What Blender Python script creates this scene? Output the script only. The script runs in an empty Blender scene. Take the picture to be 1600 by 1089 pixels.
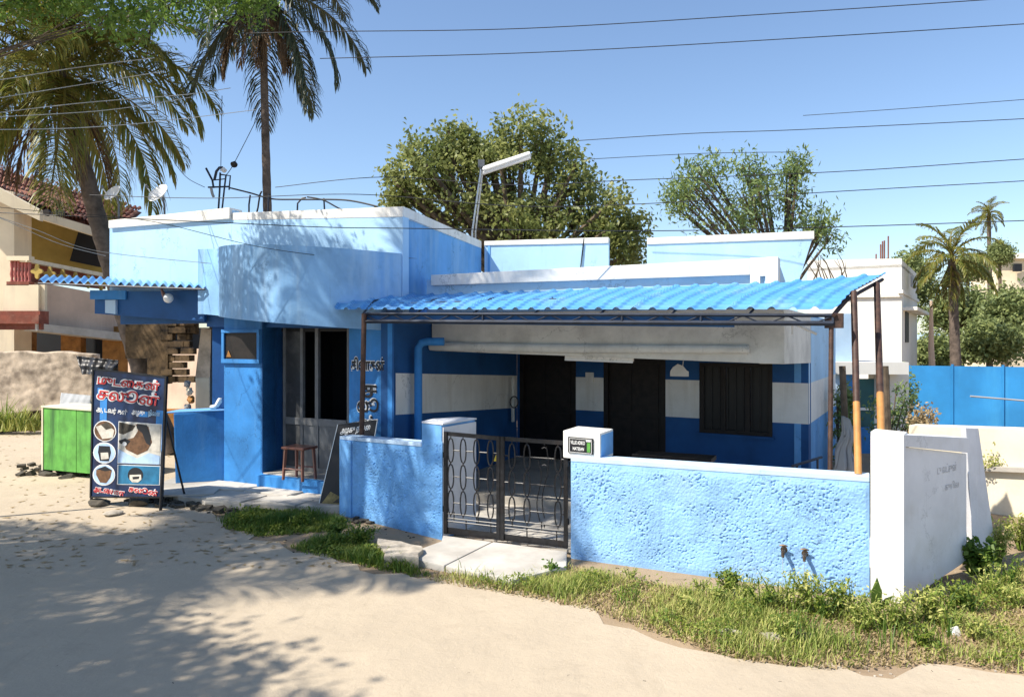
import bpy, math, random
import numpy as np
from mathutils import Vector, Matrix

SC = bpy.context.scene
COL = SC.collection
random.seed(7)
RNG = np.random.default_rng(11)

# ------------------------------------------------------------------ camera, sky, sun, exposure
F, HZ, EYE = 1150.0, 535.0, 2.2
cam = bpy.data.cameras.new('camera'); cam_o = bpy.data.objects.new('camera', cam); COL.objects.link(cam_o)
cam_o.location = (0, 0, EYE); cam_o.rotation_euler = (math.radians(90), 0, 0)
cam.sensor_width = 36; cam.lens = F / 1600 * 36; cam.shift_y = (HZ - 544.5) / 1600
cam.clip_end = 2000; cam.clip_start = 0.05
SC.camera = cam_o

SUN_EL = math.radians(50)
TRAVEL = Vector((0.90, 0.436, 0)).normalized()            # horizontal way the light goes
world = bpy.data.worlds.new("World"); SC.world = world; world.use_nodes = True
wn = world.node_tree; bg = wn.nodes['Background']
sky = wn.nodes.new('ShaderNodeTexSky'); sky.sky_type = 'NISHITA'; sky.sun_disc = False
sky.sun_elevation = SUN_EL
sky.sun_rotation = math.atan2(-TRAVEL.x, -TRAVEL.y)
sky.air_density = 1.0; sky.dust_density = 0.7; sky.ozone_density = 3.0; sky.altitude = 20
wn.links.new(sky.outputs[0], bg.inputs[0]); bg.inputs[1].default_value = 0.125
sun = bpy.data.lights.new('sun', 'SUN'); sun.energy = 4.7; sun.angle = math.radians(0.5); sun.color = (1.0, 0.93, 0.82)
sun_o = bpy.data.objects.new('sun', sun); COL.objects.link(sun_o)
ldir = Vector((TRAVEL.x * math.cos(SUN_EL), TRAVEL.y * math.cos(SUN_EL), -math.sin(SUN_EL)))
sun_o.rotation_euler = ldir.to_track_quat('-Z', 'Y').to_euler(); sun_o.location = (-20, -10, 30)
SC.view_settings.view_transform = 'Standard'; SC.view_settings.look = 'None'
SC.view_settings.exposure = 0.74; SC.view_settings.gamma = 1.0; SC.view_settings.use_curve_mapping = False

# ------------------------------------------------------------------ survey helpers (photo pixel + distance -> place)
def U(px, py, Y): return Vector(((px - 800) / F * Y, Y, EYE - (py - HZ) / F * Y))
def G(px, py, z=0.0):
    Y = F * (EYE - z) / (py - HZ); return Vector(((px - 800) / F * Y, Y, z))
def ZY(py, Y): return EYE - (py - HZ) / F * Y
def onl(A, B, px):
    k = (px - 800) / F; dx = B[0] - A[0]; dy = B[1] - A[1]
    t = (k * A[1] - A[0]) / (dx - k * dy)
    return Vector((A[0] + dx * t, A[1] + dy * t))

# ------------------------------------------------------------------ materials
MATS = {}
CRACKED = ('pale_blue_paint', 'mid_blue_paint_and_shade', 'fascia_paint_with_shade', 'facade_blue_paint', 'white_paint', 'greyish_white_wall', 'cream_wall', 'boundary_blue_render', 'boundary_blue_render_shaded', 'grimy_white_paint', 'pale_coping')
def mat(name, col, rough=0.8, var=0.12, scale=3.0, bump=0.15, bscale=60.0, stain=None, stain_amt=0.0, stain_scale=1.2,
        streak=False, metal=0.0, spec=0.4, tint=None, transl=0.0, col2=None, bdist=0.01):
    if name in MATS: return MATS[name]
    m = bpy.data.materials.new(name); m.use_nodes = True; nt = m.node_tree; N = nt.nodes; L = nt.links
    p = N['Principled BSDF']; p.inputs['Roughness'].default_value = rough; p.inputs['Metallic'].default_value = metal
    p.inputs['Specular IOR Level'].default_value = spec
    tc = N.new('ShaderNodeTexCoord'); geo = N.new('ShaderNodeNewGeometry')
    def noise(sc_, det=5, rgh=0.6, stretch=None):
        n = N.new('ShaderNodeTexNoise'); n.inputs['Scale'].default_value = sc_; n.inputs['Detail'].default_value = det
        n.inputs['Roughness'].default_value = rgh
        if stretch:
            mp = N.new('ShaderNodeMapping'); mp.inputs['Scale'].default_value = stretch
            L.new(geo.outputs['Position'], mp.inputs['Vector']); L.new(mp.outputs[0], n.inputs['Vector'])
        else: L.new(geo.outputs['Position'], n.inputs['Vector'])
        return n
    def ramp(src, a, b):
        r = N.new('ShaderNodeMapRange'); r.inputs['From Min'].default_value = a; r.inputs['From Max'].default_value = b
        L.new(src, r.inputs['Value']); return r.outputs[0]
    c2 = col2 if col2 else tuple(max(0, c * (1 - 2.2 * var)) for c in col)
    c1 = col if col2 else tuple(min(1, c * (1 + var)) for c in col)
    mx = N.new('ShaderNodeMix'); mx.data_type = 'RGBA'
    mx.inputs['A'].default_value = (*c1, 1); mx.inputs['B'].default_value = (*c2, 1)
    if tint:
        at = N.new('ShaderNodeAttribute'); at.attribute_name = 'tint'; L.new(at.outputs['Fac'], mx.inputs['Factor'])
    else:
        L.new(ramp(noise(scale).outputs['Fac'], 0.35, 0.7), mx.inputs['Factor'])
    out = mx.outputs['Result']
    if stain:
        m2 = N.new('ShaderNodeMix'); m2.data_type = 'RGBA'; L.new(out, m2.inputs['A']); m2.inputs['B'].default_value = (*stain, 1)
        nz = noise(stain_scale, 8, 0.65, (3.0, 3.0, 0.35) if streak else None)
        mul = N.new('ShaderNodeMath'); mul.operation = 'MULTIPLY'; mul.inputs[1].default_value = stain_amt
        L.new(ramp(nz.outputs['Fac'], 0.5, 0.72), mul.inputs[0]); L.new(mul.outputs[0], m2.inputs['Factor'])
        out = m2.outputs['Result']
    if name in CRACKED:
        vo = N.new('ShaderNodeTexVoronoi'); vo.feature = 'DISTANCE_TO_EDGE'; vo.inputs['Scale'].default_value = 1.3
        ad = N.new('ShaderNodeVectorMath'); ad.operation = 'ADD'; L.new(geo.outputs['Position'], ad.inputs[0]); L.new(noise(2.3, 8, 0.7).outputs['Color'], ad.inputs[1]); L.new(ad.outputs[0], vo.inputs['Vector'])
        mk = N.new('ShaderNodeMath'); mk.operation = 'MULTIPLY'; L.new(ramp(vo.outputs['Distance'], 0.012, 0.003), mk.inputs[0]); L.new(ramp(noise(0.9).outputs['Fac'], 0.50, 0.60), mk.inputs[1])
        m3 = N.new('ShaderNodeMix'); m3.data_type = 'RGBA'; L.new(out, m3.inputs['A']); m3.inputs['B'].default_value = (*[c * 0.45 for c in col], 1); L.new(mk.outputs[0], m3.inputs['Factor'])
        # rain marks: thin vertical drip stains, and small chips showing plaster
        dr = noise(1.0, 4, 0.7, (14, 14, 0.5)); mk2 = N.new('ShaderNodeMath'); mk2.operation = 'MULTIPLY'; L.new(ramp(dr.outputs['Fac'], 0.62, 0.74), mk2.inputs[0]); mk2.inputs[1].default_value = 0.32
        m4 = N.new('ShaderNodeMix'); m4.data_type = 'RGBA'; L.new(m3.outputs['Result'], m4.inputs['A']); m4.inputs['B'].default_value = (*[c * 0.5 + 0.03 for c in col], 1); L.new(mk2.outputs[0], m4.inputs['Factor'])
        m5 = N.new('ShaderNodeMix'); m5.data_type = 'RGBA'; L.new(m4.outputs['Result'], m5.inputs['A']); m5.inputs['B'].default_value = (0.50, 0.49, 0.46, 1); L.new(ramp(noise(7.0, 8, 0.75).outputs['Fac'], 0.735, 0.745), m5.inputs['Factor'])
        out = m5.outputs['Result']
    L.new(out, p.inputs['Base Color'])
    if bump:
        b = N.new('ShaderNodeBump'); b.inputs['Strength'].default_value = bump; b.inputs['Distance'].default_value = bdist
        L.new(noise(bscale, 6, 0.65).outputs['Fac'], b.inputs['Height']); L.new(b.outputs[0], p.inputs['Normal'])
    if transl:
        tr = N.new('ShaderNodeBsdfTranslucent'); ms = N.new('ShaderNodeMixShader'); ms.inputs[0].default_value = transl
        L.new(out, tr.inputs['Color']); L.new(p.outputs[0], ms.inputs[1]); L.new(tr.outputs[0], ms.inputs[2])
        L.new(ms.outputs[0], N['Material Output'].inputs['Surface'])
    MATS[name] = m; return m

DUST = (0.30, 0.27, 0.22)
M_pale = mat('pale_blue_paint', (0.40, 0.63, 0.86), 0.8, 0.05, 1.6, 0.3, 25, (0.36, 0.53, 0.70), 0.55, 1.0, True)
M_mid = mat('mid_blue_paint_and_shade', (0.13, 0.36, 0.70), 0.8, 0.10, 1.4, 0.35, 25, (0.28, 0.48, 0.70), 0.7, 1.2, True)
M_curve = mat('fascia_paint_with_shade', (0.22, 0.43, 0.70), 0.8, 0.14, 1.6, 0.35, 25, (0.42, 0.60, 0.77), 0.6, 1.3, True)  # parapet paint made darker: the palm shade is put into this blue
M_fac = mat('facade_blue_paint', (0.034, 0.215, 0.55), 0.7, 0.14, 1.8, 0.3, 25, (0.10, 0.29, 0.56), 0.6, 1.4, True)
M_deep = mat('deep_blue_paint_and_shade', (0.010, 0.085, 0.26), 0.7, 0.12, 1.8, 0.25, 25)  # deep blue, darkened further to carry the porch and recess shade
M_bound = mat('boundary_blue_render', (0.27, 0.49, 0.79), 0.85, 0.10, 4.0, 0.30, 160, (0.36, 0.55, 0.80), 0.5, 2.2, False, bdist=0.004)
M_boundL = mat('boundary_blue_render_shaded', (0.16, 0.40, 0.76), 0.85, 0.12, 4.0, 0.30, 160, (0.25, 0.49, 0.80), 0.5, 2.2, False, bdist=0.004)  # the left wall's partial shade is put into this darker render colour
M_white = mat('white_paint', (0.76, 0.75, 0.71), 0.75, 0.05, 2.0, 0.3, 25, (0.50, 0.46, 0.38), 0.5, 1.4, True)
M_grime = mat('grimy_white_paint', (0.66, 0.65, 0.60), 0.75, 0.06, 2.5, 0.15, 40, (0.30, 0.29, 0.27), 0.55, 1.6)
M_greyw = mat('greyish_white_wall', (0.70, 0.71, 0.74), 0.8, 0.05, 2.0, 0.3, 25, (0.50, 0.49, 0.45), 0.5, 1.6)
M_cream = mat('cream_wall', (0.74, 0.66, 0.50), 0.85, 0.06, 1.5, 0.2, 30, (0.46, 0.38, 0.27), 0.5, 1.0, True)
M_conc = mat('concrete', (0.42, 0.39, 0.34), 0.9, 0.14, 2.5, 0.35, 50, (0.20, 0.18, 0.15), 0.5, 2.0)
M_concl = mat('pale_concrete', (0.50, 0.47, 0.42), 0.9, 0.10, 2.5, 0.25, 60, (0.34, 0.30, 0.25), 0.5, 1.8)
M_dark = mat('dark_shade_and_print', (0.012, 0.014, 0.018), 0.6, 0.1, 2, 0.0)  # near-black stands in for shade inside rooms and openings, also serves as print
M_black = mat('black_enamel', (0.012, 0.012, 0.014), 0.4, 0.3, 20, 0.1, 120, (0.05, 0.03, 0.02), 0.3, 9)
M_steel = mat('rusty_brown_steel', (0.055, 0.028, 0.02), 0.6, 0.25, 12, 0.2, 90, (0.16, 0.075, 0.04), 0.5, 8)
M_ochre = mat('ochre_painted_post', (0.46, 0.22, 0.065), 0.6, 0.08, 8, 0.15, 80, (0.30, 0.14, 0.05), 0.3, 8)
M_frame = mat('dark_canopy_steel', (0.018, 0.026, 0.045), 0.5, 0.2, 8, 0.1, 80)
M_roof = mat('blue_roof_sheet', (0.095, 0.31, 0.64), 0.32, 0.05, 3.0, 0.06, 30, (0.26, 0.42, 0.58), 0.55, 2.0, spec=0.5)
M_wood = mat('dark_wood', (0.012, 0.008, 0.006), 0.6, 0.3, 9, 0.15, 50)
M_alu = mat('aluminium', (0.55, 0.56, 0.57), 0.35, 0.05, 5, 0.0, metal=0.6)
M_pane = mat('dusty_panel', (0.05, 0.053, 0.057), 0.3, 0.1, 4, 0.05, 60, (0.2, 0.2, 0.19), 0.4, 3)
M_grey = mat('grey_panel', (0.13, 0.14, 0.15), 0.45, 0.05, 4, 0.05, 60)
M_red = mat('red_paint', (0.55, 0.035, 0.03), 0.5, 0.05, 6, 0.0)
M_txtw = mat('white_lettering', (0.80, 0.80, 0.78), 0.5, 0.02, 5, 0.0)
M_txtk = mat('black_lettering', (0.012, 0.012, 0.015), 0.5, 0.05, 5, 0.0)
M_txtg = mat('faded_grey_lettering', (0.40, 0.40, 0.40), 0.8, 0.2, 60, 0.0, col2=(0.56, 0.57, 0.60))
M_txtb = mat('pale_blue_lettering', (0.32, 0.50, 0.68), 0.5, 0.2, 30, 0.0)
M_board = mat('navy_poster', (0.012, 0.016, 0.045), 0.4, 0.1, 3, 0.0, col2=(0.010, 0.05, 0.16))
M_skin = mat('printed_brown', (0.15, 0.075, 0.035), 0.5, 0.25, 14, 0.0)
M_pblue = mat('printed_light_blue', (0.42, 0.58, 0.80), 0.5, 0.12, 6, 0.0)
M_ppale = mat('printed_pale', (0.60, 0.56, 0.48), 0.5, 0.15, 9, 0.0)
M_pteal = mat('printed_teal', (0.02, 0.16, 0.30), 0.5, 0.2, 6, 0.0)
M_green = mat('green_paint', (0.11, 0.35, 0.06), 0.6, 0.15, 5, 0.25, 30, (0.03, 0.11, 0.025), 1.0, 1.6, True)
M_stool = mat('brown_plastic', (0.20, 0.085, 0.06), 0.3, 0.08, 5, 0.0)
M_stone = mat('dark_stone', (0.07, 0.06, 0.045), 0.9, 0.25, 9, 0.6, 25, (0.2, 0.17, 0.12), 0.4, 6)
M_stonel = mat('pale_stone', (0.42, 0.37, 0.30), 0.9, 0.2, 9, 0.5, 25)
M_pink = mat('pinkish_house_paint', (0.62, 0.46, 0.35), 0.85, 0.08, 1.2, 0.15, 25, (0.33, 0.24, 0.19), 0.5, 0.8, True)
M_pinkw = mat('pale_pink_plaster', (0.76, 0.65, 0.46), 0.85, 0.05, 1.2, 0.15, 25, (0.42, 0.33, 0.27), 0.4, 0.9, True)
M_yell = mat('mustard_wall', (0.46, 0.33, 0.085), 0.85, 0.1, 1.4, 0.1, 25)
M_brick = mat('red_brown_trim', (0.22, 0.06, 0.035), 0.8, 0.15, 4, 0.2, 25, (0.35, 0.2, 0.14), 0.4, 3)
M_tile = mat('clay_roof_tile', (0.30, 0.125, 0.075), 0.85, 0.25, 5, 0.3, 25, (0.09, 0.065, 0.05), 0.7, 2.5)
M_orange = mat('ochre_door', (0.36, 0.16, 0.035), 0.7, 0.2, 5, 0.15, 25)
M_rubble = mat('weathered_rubble_plaster', (0.60, 0.49, 0.37), 0.95, 0.2, 2.6, 0.6, 9, (0.17, 0.13, 0.10), 0.85, 1.3)
M_mould = mat('mouldy_brick', (0.13, 0.085, 0.045), 0.95, 0.5, 4, 0.6, 12, (0.02, 0.018, 0.016), 0.9, 1.8)
M_farw = mat('far_white_plaster', (0.74, 0.72, 0.66), 0.85, 0.03, 0.8, 0.1, 8, (0.55, 0.52, 0.45), 0.35, 0.6, True)
M_farb = mat('far_pale_blue_plaster', (0.42, 0.58, 0.74), 0.85, 0.08, 1.0, 0.1, 8, (0.62, 0.66, 0.70), 0.6, 0.9)
M_fence = mat('vivid_blue_sheet', (0.022, 0.20, 0.46), 0.5, 0.1, 1.0, 0.3, 5, (0.07, 0.36, 0.60), 0.4, 0.7, True)
M_teal = mat('teal_door', (0.01, 0.10, 0.11), 0.5, 0.1, 3, 0.0)
M_bark = mat('palm_bark', (0.13, 0.10, 0.08), 0.95, 0.25, 6, 0.7, 18, (0.05, 0.04, 0.035), 0.5, 5)
M_barkt = mat('tree_bark', (0.12, 0.09, 0.06), 0.95, 0.25, 6, 0.6, 18)
M_frond = mat('palm_frond', (0.14, 0.18, 0.035), 0.42, tint=True, col2=(0.36, 0.28, 0.065), transl=0.48, bump=0, spec=0.5)
M_frondd = mat('dark_palm_frond', (0.05, 0.072, 0.045), 0.42, tint=True, col2=(0.11, 0.115, 0.05), transl=0.2, bump=0, spec=0.5)
M_dead = mat('dead_palm_frond', (0.20, 0.12, 0.06), 0.8, tint=True, col2=(0.11, 0.075, 0.045), transl=0.15, bump=0)
M_leafA = mat('olive_leaf', (0.11, 0.155, 0.04), 0.45, tint=True, col2=(0.38, 0.40, 0.14), transl=0.5, bump=0)
M_leafB = mat('feathery_leaf', (0.10, 0.17, 0.07), 0.5, tint=True, col2=(0.27, 0.34, 0.10), transl=0.35, bump=0)
M_leafC = mat('bright_leaf', (0.07, 0.15, 0.02), 0.5, tint=True, col2=(0.20, 0.29, 0.05), transl=0.5, bump=0)
M_leafD = mat('far_leaf', (0.10, 0.145, 0.05), 0.6, tint=True, col2=(0.30, 0.34, 0.12), transl=0.3, bump=0)
M_grass = mat('verge_grass', (0.19, 0.27, 0.04), 0.6, tint=True, col2=(0.56, 0.53, 0.17), transl=0.35, bump=0)
M_grassg = mat('green_weed', (0.07, 0.15, 0.018), 0.55, tint=True, col2=(0.32, 0.36, 0.06), transl=0.4, bump=0)
M_dry = mat('dry_grass', (0.30, 0.22, 0.11), 0.8, tint=True, col2=(0.42, 0.32, 0.18), transl=0.2, bump=0)
M_cloth = mat('white_cloth', (0.33, 0.34, 0.35), 0.9, 0.06, 4, 0.1, 30)
M_dish = mat('dish_white', (0.78, 0.78, 0.76), 0.4, 0.03, 4, 0.0)
M_wire = mat('wire_black', (0.02, 0.02, 0.022), 0.6, 0.1, 4, 0.0)
M_wirel = mat('wire_grey', (0.40, 0.40, 0.38), 0.5, 0.1, 4, 0.0)

def ground_material(name, a, b, c, pebble):
    m = bpy.data.materials.new(name); m.use_nodes = True; nt = m.node_tree; N = nt.nodes; L = nt.links
    p = N['Principled BSDF']; p.inputs['Roughness'].default_value = 0.95; p.inputs['Specular IOR Level'].default_value = 0.2
    geo = N.new('ShaderNodeNewGeometry')
    def noise(s, d, r, st=None):
        n = N.new('ShaderNodeTexNoise'); n.inputs['Scale'].default_value = s; n.inputs['Detail'].default_value = d; n.inputs['Roughness'].default_value = r
        if st:
            mp = N.new('ShaderNodeMapping'); mp.inputs['Scale'].default_value = st; mp.inputs['Rotation'].default_value = (0, 0, 0.3)
            L.new(geo.outputs['Position'], mp.inputs['Vector']); L.new(mp.outputs[0], n.inputs['Vector'])
        else: L.new(geo.outputs['Position'], n.inputs['Vector'])
        return n.outputs['Fac']
    def mr(s, lo, hi, t=1.0):
        r = N.new('ShaderNodeMapRange'); r.inputs['From Min'].default_value = lo; r.inputs['From Max'].default_value = hi; r.inputs['To Max'].default_value = t
        L.new(s, r.inputs['Value']); return r.outputs[0]
    def mix(A, B, f):
        x = N.new('ShaderNodeMix'); x.data_type = 'RGBA'
        if isinstance(A, tuple): x.inputs['A'].default_value = (*A, 1)
        else: L.new(A, x.inputs['A'])
        x.inputs['B'].default_value = (*B, 1); L.new(f, x.inputs['Factor']); return x.outputs['Result']
    o = mix(a, b, mr(noise(0.7, 8, 0.62), 0.35, 0.68))
    o = mix(o, c, mr(noise(2.6, 9, 0.7, (1, 2.2, 1)), 0.54, 0.74, 0.55))
    o = mix(o, tuple(x * 0.45 for x in a), mr(noise(90, 3, 0.7), 0.62, 0.74, 0.6))
    o = mix(o, tuple(min(1, x * 1.35) for x in a), mr(noise(55, 3, 0.7), 0.64, 0.74, 0.5))
    vor = N.new('ShaderNodeTexVoronoi'); vor.feature = 'DISTANCE_TO_EDGE'; vor.inputs['Scale'].default_value = 0.55
    wv = N.new('ShaderNodeTexNoise'); wv.inputs['Scale'].default_value = 1.7; wv.inputs['Detail'].default_value = 6
    add = N.new('ShaderNodeVectorMath'); add.operation = 'ADD'; L.new(geo.outputs['Position'], add.inputs[0])
    L.new(geo.outputs['Position'], wv.inputs['Vector']); L.new(wv.outputs['Color'], add.inputs[1]); L.new(add.outputs[0], vor.inputs['Vector'])
    o = mix(o, tuple(x * 0.7 for x in a), mr(noise(0.9, 10, 0.75, (3.0, 0.6, 1)), 0.55, 0.70, 0.45))
    L.new(o, p.inputs['Base Color'])
    b1 = N.new('ShaderNodeBump'); b1.inputs['Strength'].default_value = 0.5; b1.inputs['Distance'].default_value = 0.012
    L.new(noise(30 if pebble else 45, 8, 0.75), b1.inputs['Height'])
    b2 = N.new('ShaderNodeBump'); b2.inputs['Strength'].default_value = 0.5; b2.inputs['Distance'].default_value = 0.06
    L.new(noise(1.6, 6, 0.6), b2.inputs['Height']); L.new(b1.outputs[0], b2.inputs['Normal'])
    L.new(b2.outputs[0], p.inputs['Normal'])
    return m
M_soil = ground_material('soil', (0.36, 0.27, 0.175), (0.26, 0.19, 0.125), (0.16, 0.115, 0.075), True)
M_road = ground_material('sandy_road', (0.48, 0.40, 0.295), (0.42, 0.35, 0.26), (0.345, 0.285, 0.21), False)

# ------------------------------------------------------------------ mesh builder
WLOC = {}
def link(o, parent=None):
    COL.objects.link(o)
    if parent: o.parent = parent
    return o
def tag(o, label=None, cat=None, group=None, kind=None):
    if label: o['label'] = label
    if cat: o['category'] = cat
    if group: o['group'] = group
    if kind: o['kind'] = kind
    return o
def thing(name, loc, label, cat, group=None):
    o = bpy.data.objects.new(name, None); o.empty_display_size = 0.2; o.location = loc; COL.objects.link(o)
    WLOC[o.name] = Vector(loc)
    return tag(o, label, cat, group)

class MB:
    def __init__(s): s.v = []; s.f = []; s.sm = False
    def add(s, vs, fs):
        n = len(s.v); s.v += [tuple(x) for x in vs]; s.f += [tuple(i + n for i in f) for f in fs]; return s
    def box(s, c, size, rz=0, M=None):
        x, y, z = size[0] / 2, size[1] / 2, size[2] / 2
        R = (M if M is not None else Matrix.Rotation(rz, 3, 'Z')); c = Vector(c)
        vs = [c + R @ Vector((a, b, d)) for a in (-x, x) for b in (-y, y) for d in (-z, z)]
        return s.add(vs, [(0, 1, 3, 2), (4, 6, 7, 5), (0, 4, 5, 1), (2, 3, 7, 6), (0, 2, 6, 4), (1, 5, 7, 3)])
    def wall(s, A, B, za, zb, t, zat=None, zbt=None, front=0.0):
        """A,B plan points; za=(bottom,top) at A; zb at B; t thickness away from the viewer side"""
        A = Vector(A[:2]); B = Vector(B[:2]); d = (B - A).normalized(); n = Vector((-d.y, d.x))
        if n.y < 0 and t > 0 and abs(n.y) > 0.05: n = -n
        f0 = -n * front; bk = n * t
        P = []
        for Q, z in ((A, za), (B, zb)):
            for off in (f0, bk):
                for h in z: P.append((Q.x + off.x, Q.y + off.y, h))
        return s.add(P, [(0, 4, 5, 1), (2, 3, 7, 6), (0, 1, 3, 2), (4, 6, 7, 5), (1, 5, 7, 3), (0, 2, 6, 4)])
    def prism(s, poly, ext):
        n = len(poly); ext = Vector(ext); vs = [Vector(p) for p in poly] + [Vector(p) + ext for p in poly]
        return s.add(vs, [tuple(range(n)), tuple(range(2 * n - 1, n - 1, -1))] + [(i, i + n, (i + 1) % n + n, (i + 1) % n) for i in range(n)])
    def tube(s, pts, r, seg=8, cap=True):
        pts = [Vector(p) for p in pts]; n = len(pts)
        rs = r if isinstance(r, (list, tuple)) else [r] * n
        vs = []; up = None
        for i, p in enumerate(pts):
            d = (pts[min(i + 1, n - 1)] - pts[max(i - 1, 0)])
            d = d.normalized() if d.length > 1e-9 else Vector((0, 0, 1))
            if up is None: up = Vector((0, 0, 1)) if abs(d.z) < 0.9 else Vector((1, 0, 0))
            a = d.cross(up).normalized(); b = a.cross(d).normalized(); up = b
            for k in range(seg):
                t = 2 * math.pi * k / seg; vs.append(p + (a * math.cos(t) + b * math.sin(t)) * rs[i])
        fs = [(i * seg + k, i * seg + (k + 1) % seg, (i + 1) * seg + (k + 1) % seg, (i + 1) * seg + k) for i in range(n - 1) for k in range(seg)]
        if cap: fs += [tuple(range(seg)), tuple(range((n - 1) * seg, n * seg))]
        s.sm = True
        return s.add(vs, fs)
    def loop(s, pts, r, seg=6):
        return s.tube(list(pts) + [pts[0]], r, seg, False)
    def build(s, name, m, parent=None, smooth=None, bevel=0.0, kind=None, label=None, offset=None):
        me = bpy.data.meshes.new(name)
        L = WLOC.get(parent.name, Vector((0, 0, 0))) if parent is not None else (Vector(offset) if offset is not None else Vector((0, 0, 0)))
        if parent is not None and parent.type == 'MESH': L = WLOC.get(parent.name, L)
        me.from_pydata([(x - L.x, y - L.y, z - L.z) for x, y, z in s.v], [], s.f); me.update()
        import bmesh
        bm = bmesh.new(); bm.from_mesh(me); bmesh.ops.recalc_face_normals(bm, faces=bm.faces)
        if bevel:
            es = [e for e in bm.edges if len(e.link_faces) == 2 and e.calc_face_angle(0) > 0.6]
            bmesh.ops.bevel(bm, geom=es, offset=bevel, segments=2, affect='EDGES', profile=0.7)
        bm.to_mesh(me); bm.free()
        me.materials.append(m)
        sm = s.sm if smooth is None else smooth
        if sm:
            me.polygons.foreach_set('use_smooth', [True] * len(me.polygons))
            try: me.set_sharp_from_angle(angle=math.radians(40))
            except Exception: pass
        o = bpy.data.objects.new(name, me); link(o, parent)
        if parent is None and offset is not None: o.location = L
        WLOC[o.name] = Vector(L)
        if kind: o['kind'] = kind
        if label: o['label'] = label
        return o

def np_mesh(name, V, Fq, m, parent=None, tint=None, kind=None, loc=(0, 0, 0), smooth=False):
    me = bpy.data.meshes.new(name)
    V = np.asarray(V, dtype=np.float32) - np.asarray(loc, dtype=np.float32); Fq = np.asarray(Fq, dtype=np.int32)
    k = Fq.shape[1]
    me.vertices.add(len(V)); me.vertices.foreach_set('co', V.ravel())
    me.loops.add(Fq.size); me.loops.foreach_set('vertex_index', Fq.ravel())
    me.polygons.add(len(Fq)); me.polygons.foreach_set('loop_start', np.arange(0, Fq.size, k, dtype=np.int32))
    me.polygons.foreach_set('loop_total', np.full(len(Fq), k, dtype=np.int32))
    if tint is not None:
        a = me.attributes.new('tint', 'FLOAT', 'POINT'); a.data.foreach_set('value', np.asarray(tint, dtype=np.float32))
    me.update(calc_edges=True)
    if smooth: me.polygons.foreach_set('use_smooth', [True] * len(me.polygons))
    me.materials.append(m)
    o = bpy.data.objects.new(name, me); link(o, parent)
    if parent is None: o.location = loc
    if kind: o['kind'] = kind
    return o

def copy_tree(o, loc, rz=None, parent=None, scale=None):
    c = o.copy(); COL.objects.link(c)
    if parent is None:
        c.location = loc
        if rz is not None: c.rotation_euler = (0, 0, rz)
        if scale: c.scale = (scale,) * 3
    else: c.parent = parent
    for ch in list(o.children): copy_tree(ch, None, None, c)
    return c

def vnoise(nx, ny, cell, rng):
    """smooth value noise on an nx by ny grid"""
    gx, gy = int(nx / cell) + 3, int(ny / cell) + 3
    g = rng.random((gx, gy)); x = np.arange(nx) / cell; y = np.arange(ny) / cell
    xi = x.astype(int); yi = y.astype(int); fx = x - xi; fy = y - yi
    fx = fx * fx * (3 - 2 * fx); fy = fy * fy * (3 - 2 * fy)
    a = g[np.ix_(xi, yi)]; b = g[np.ix_(xi + 1, yi)]; c = g[np.ix_(xi, yi + 1)]; d = g[np.ix_(xi + 1, yi + 1)]
    FX = fx[:, None]; FY = fy[None, :]
    return (a * (1 - FX) + b * FX) * (1 - FY) + (c * (1 - FX) + d * FX) * FY

def text_mesh(name, body, m, parent, origin, xdir, size, outline=0.0, fit=None, up=(0, 0, 1), center=False, shear=0.0, depth=0.0):
    cu = bpy.data.curves.new('tmp', 'FONT'); cu.body = body; cu.size = size; cu.offset = outline; cu.shear = shear; cu.resolution_u = 3
    cu.extrude = depth
    if center: cu.align_x = 'CENTER'
    t = bpy.data.objects.new('tmp', cu); COL.objects.link(t)
    bpy.context.view_layer.update()
    me = bpy.data.meshes.new_from_object(t.evaluated_get(bpy.context.evaluated_depsgraph_get()))
    w = t.dimensions.x
    bpy.data.objects.remove(t); bpy.data.curves.remove(cu)
    k = (fit / w) if (fit and w > 0) else 1.0
    X = Vector(xdir).normalized(); Z = Vector(up).normalized(); Nn = X.cross(Z)
    L = WLOC.get(parent.name, Vector((0, 0, 0)))
    O = Vector(origin) - L
    for v in me.vertices:
        p = O + X * v.co.x * k + Z * v.co.y + Nn * v.co.z
        v.co = p
    me.materials.append(m)
    o = bpy.data.objects.new(name, me); link(o, parent); WLOC[o.name] = Vector(L)
    return o

# ------------------------------------------------------------------ foliage helpers
def unit(n):
    v = RNG.normal(size=(n, 3)); return v / np.linalg.norm(v, axis=1, keepdims=True)
def leaves(C, L, W, up=0.3, droop=0.0, tint=None):
    """C centres -> folded rhombic leaves"""
    n = len(C); d = unit(n); d[:, 2] -= droop; d /= np.linalg.norm(d, axis=1, keepdims=True)
    r = unit(n); r[:, 2] += up * 2; s = np.cross(d, r); s /= np.maximum(np.linalg.norm(s, axis=1, keepdims=True), 1e-6)
    nn = np.cross(s, d)
    l = (L * RNG.uniform(0.6, 1.3, n))[:, None]; w = (W * RNG.uniform(0.7, 1.3, n))[:, None]
    V = np.stack([C - d * l / 2, C + s * w / 2 + nn * w * 0.18, C + d * l / 2, C - s * w / 2 + nn * w * 0.18], 1).reshape(-1, 3)
    Fq = np.arange(n * 4).reshape(n, 4)
    t = RNG.random(n) if tint is None else tint
    return V, Fq, np.repeat(t, 4)
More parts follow.
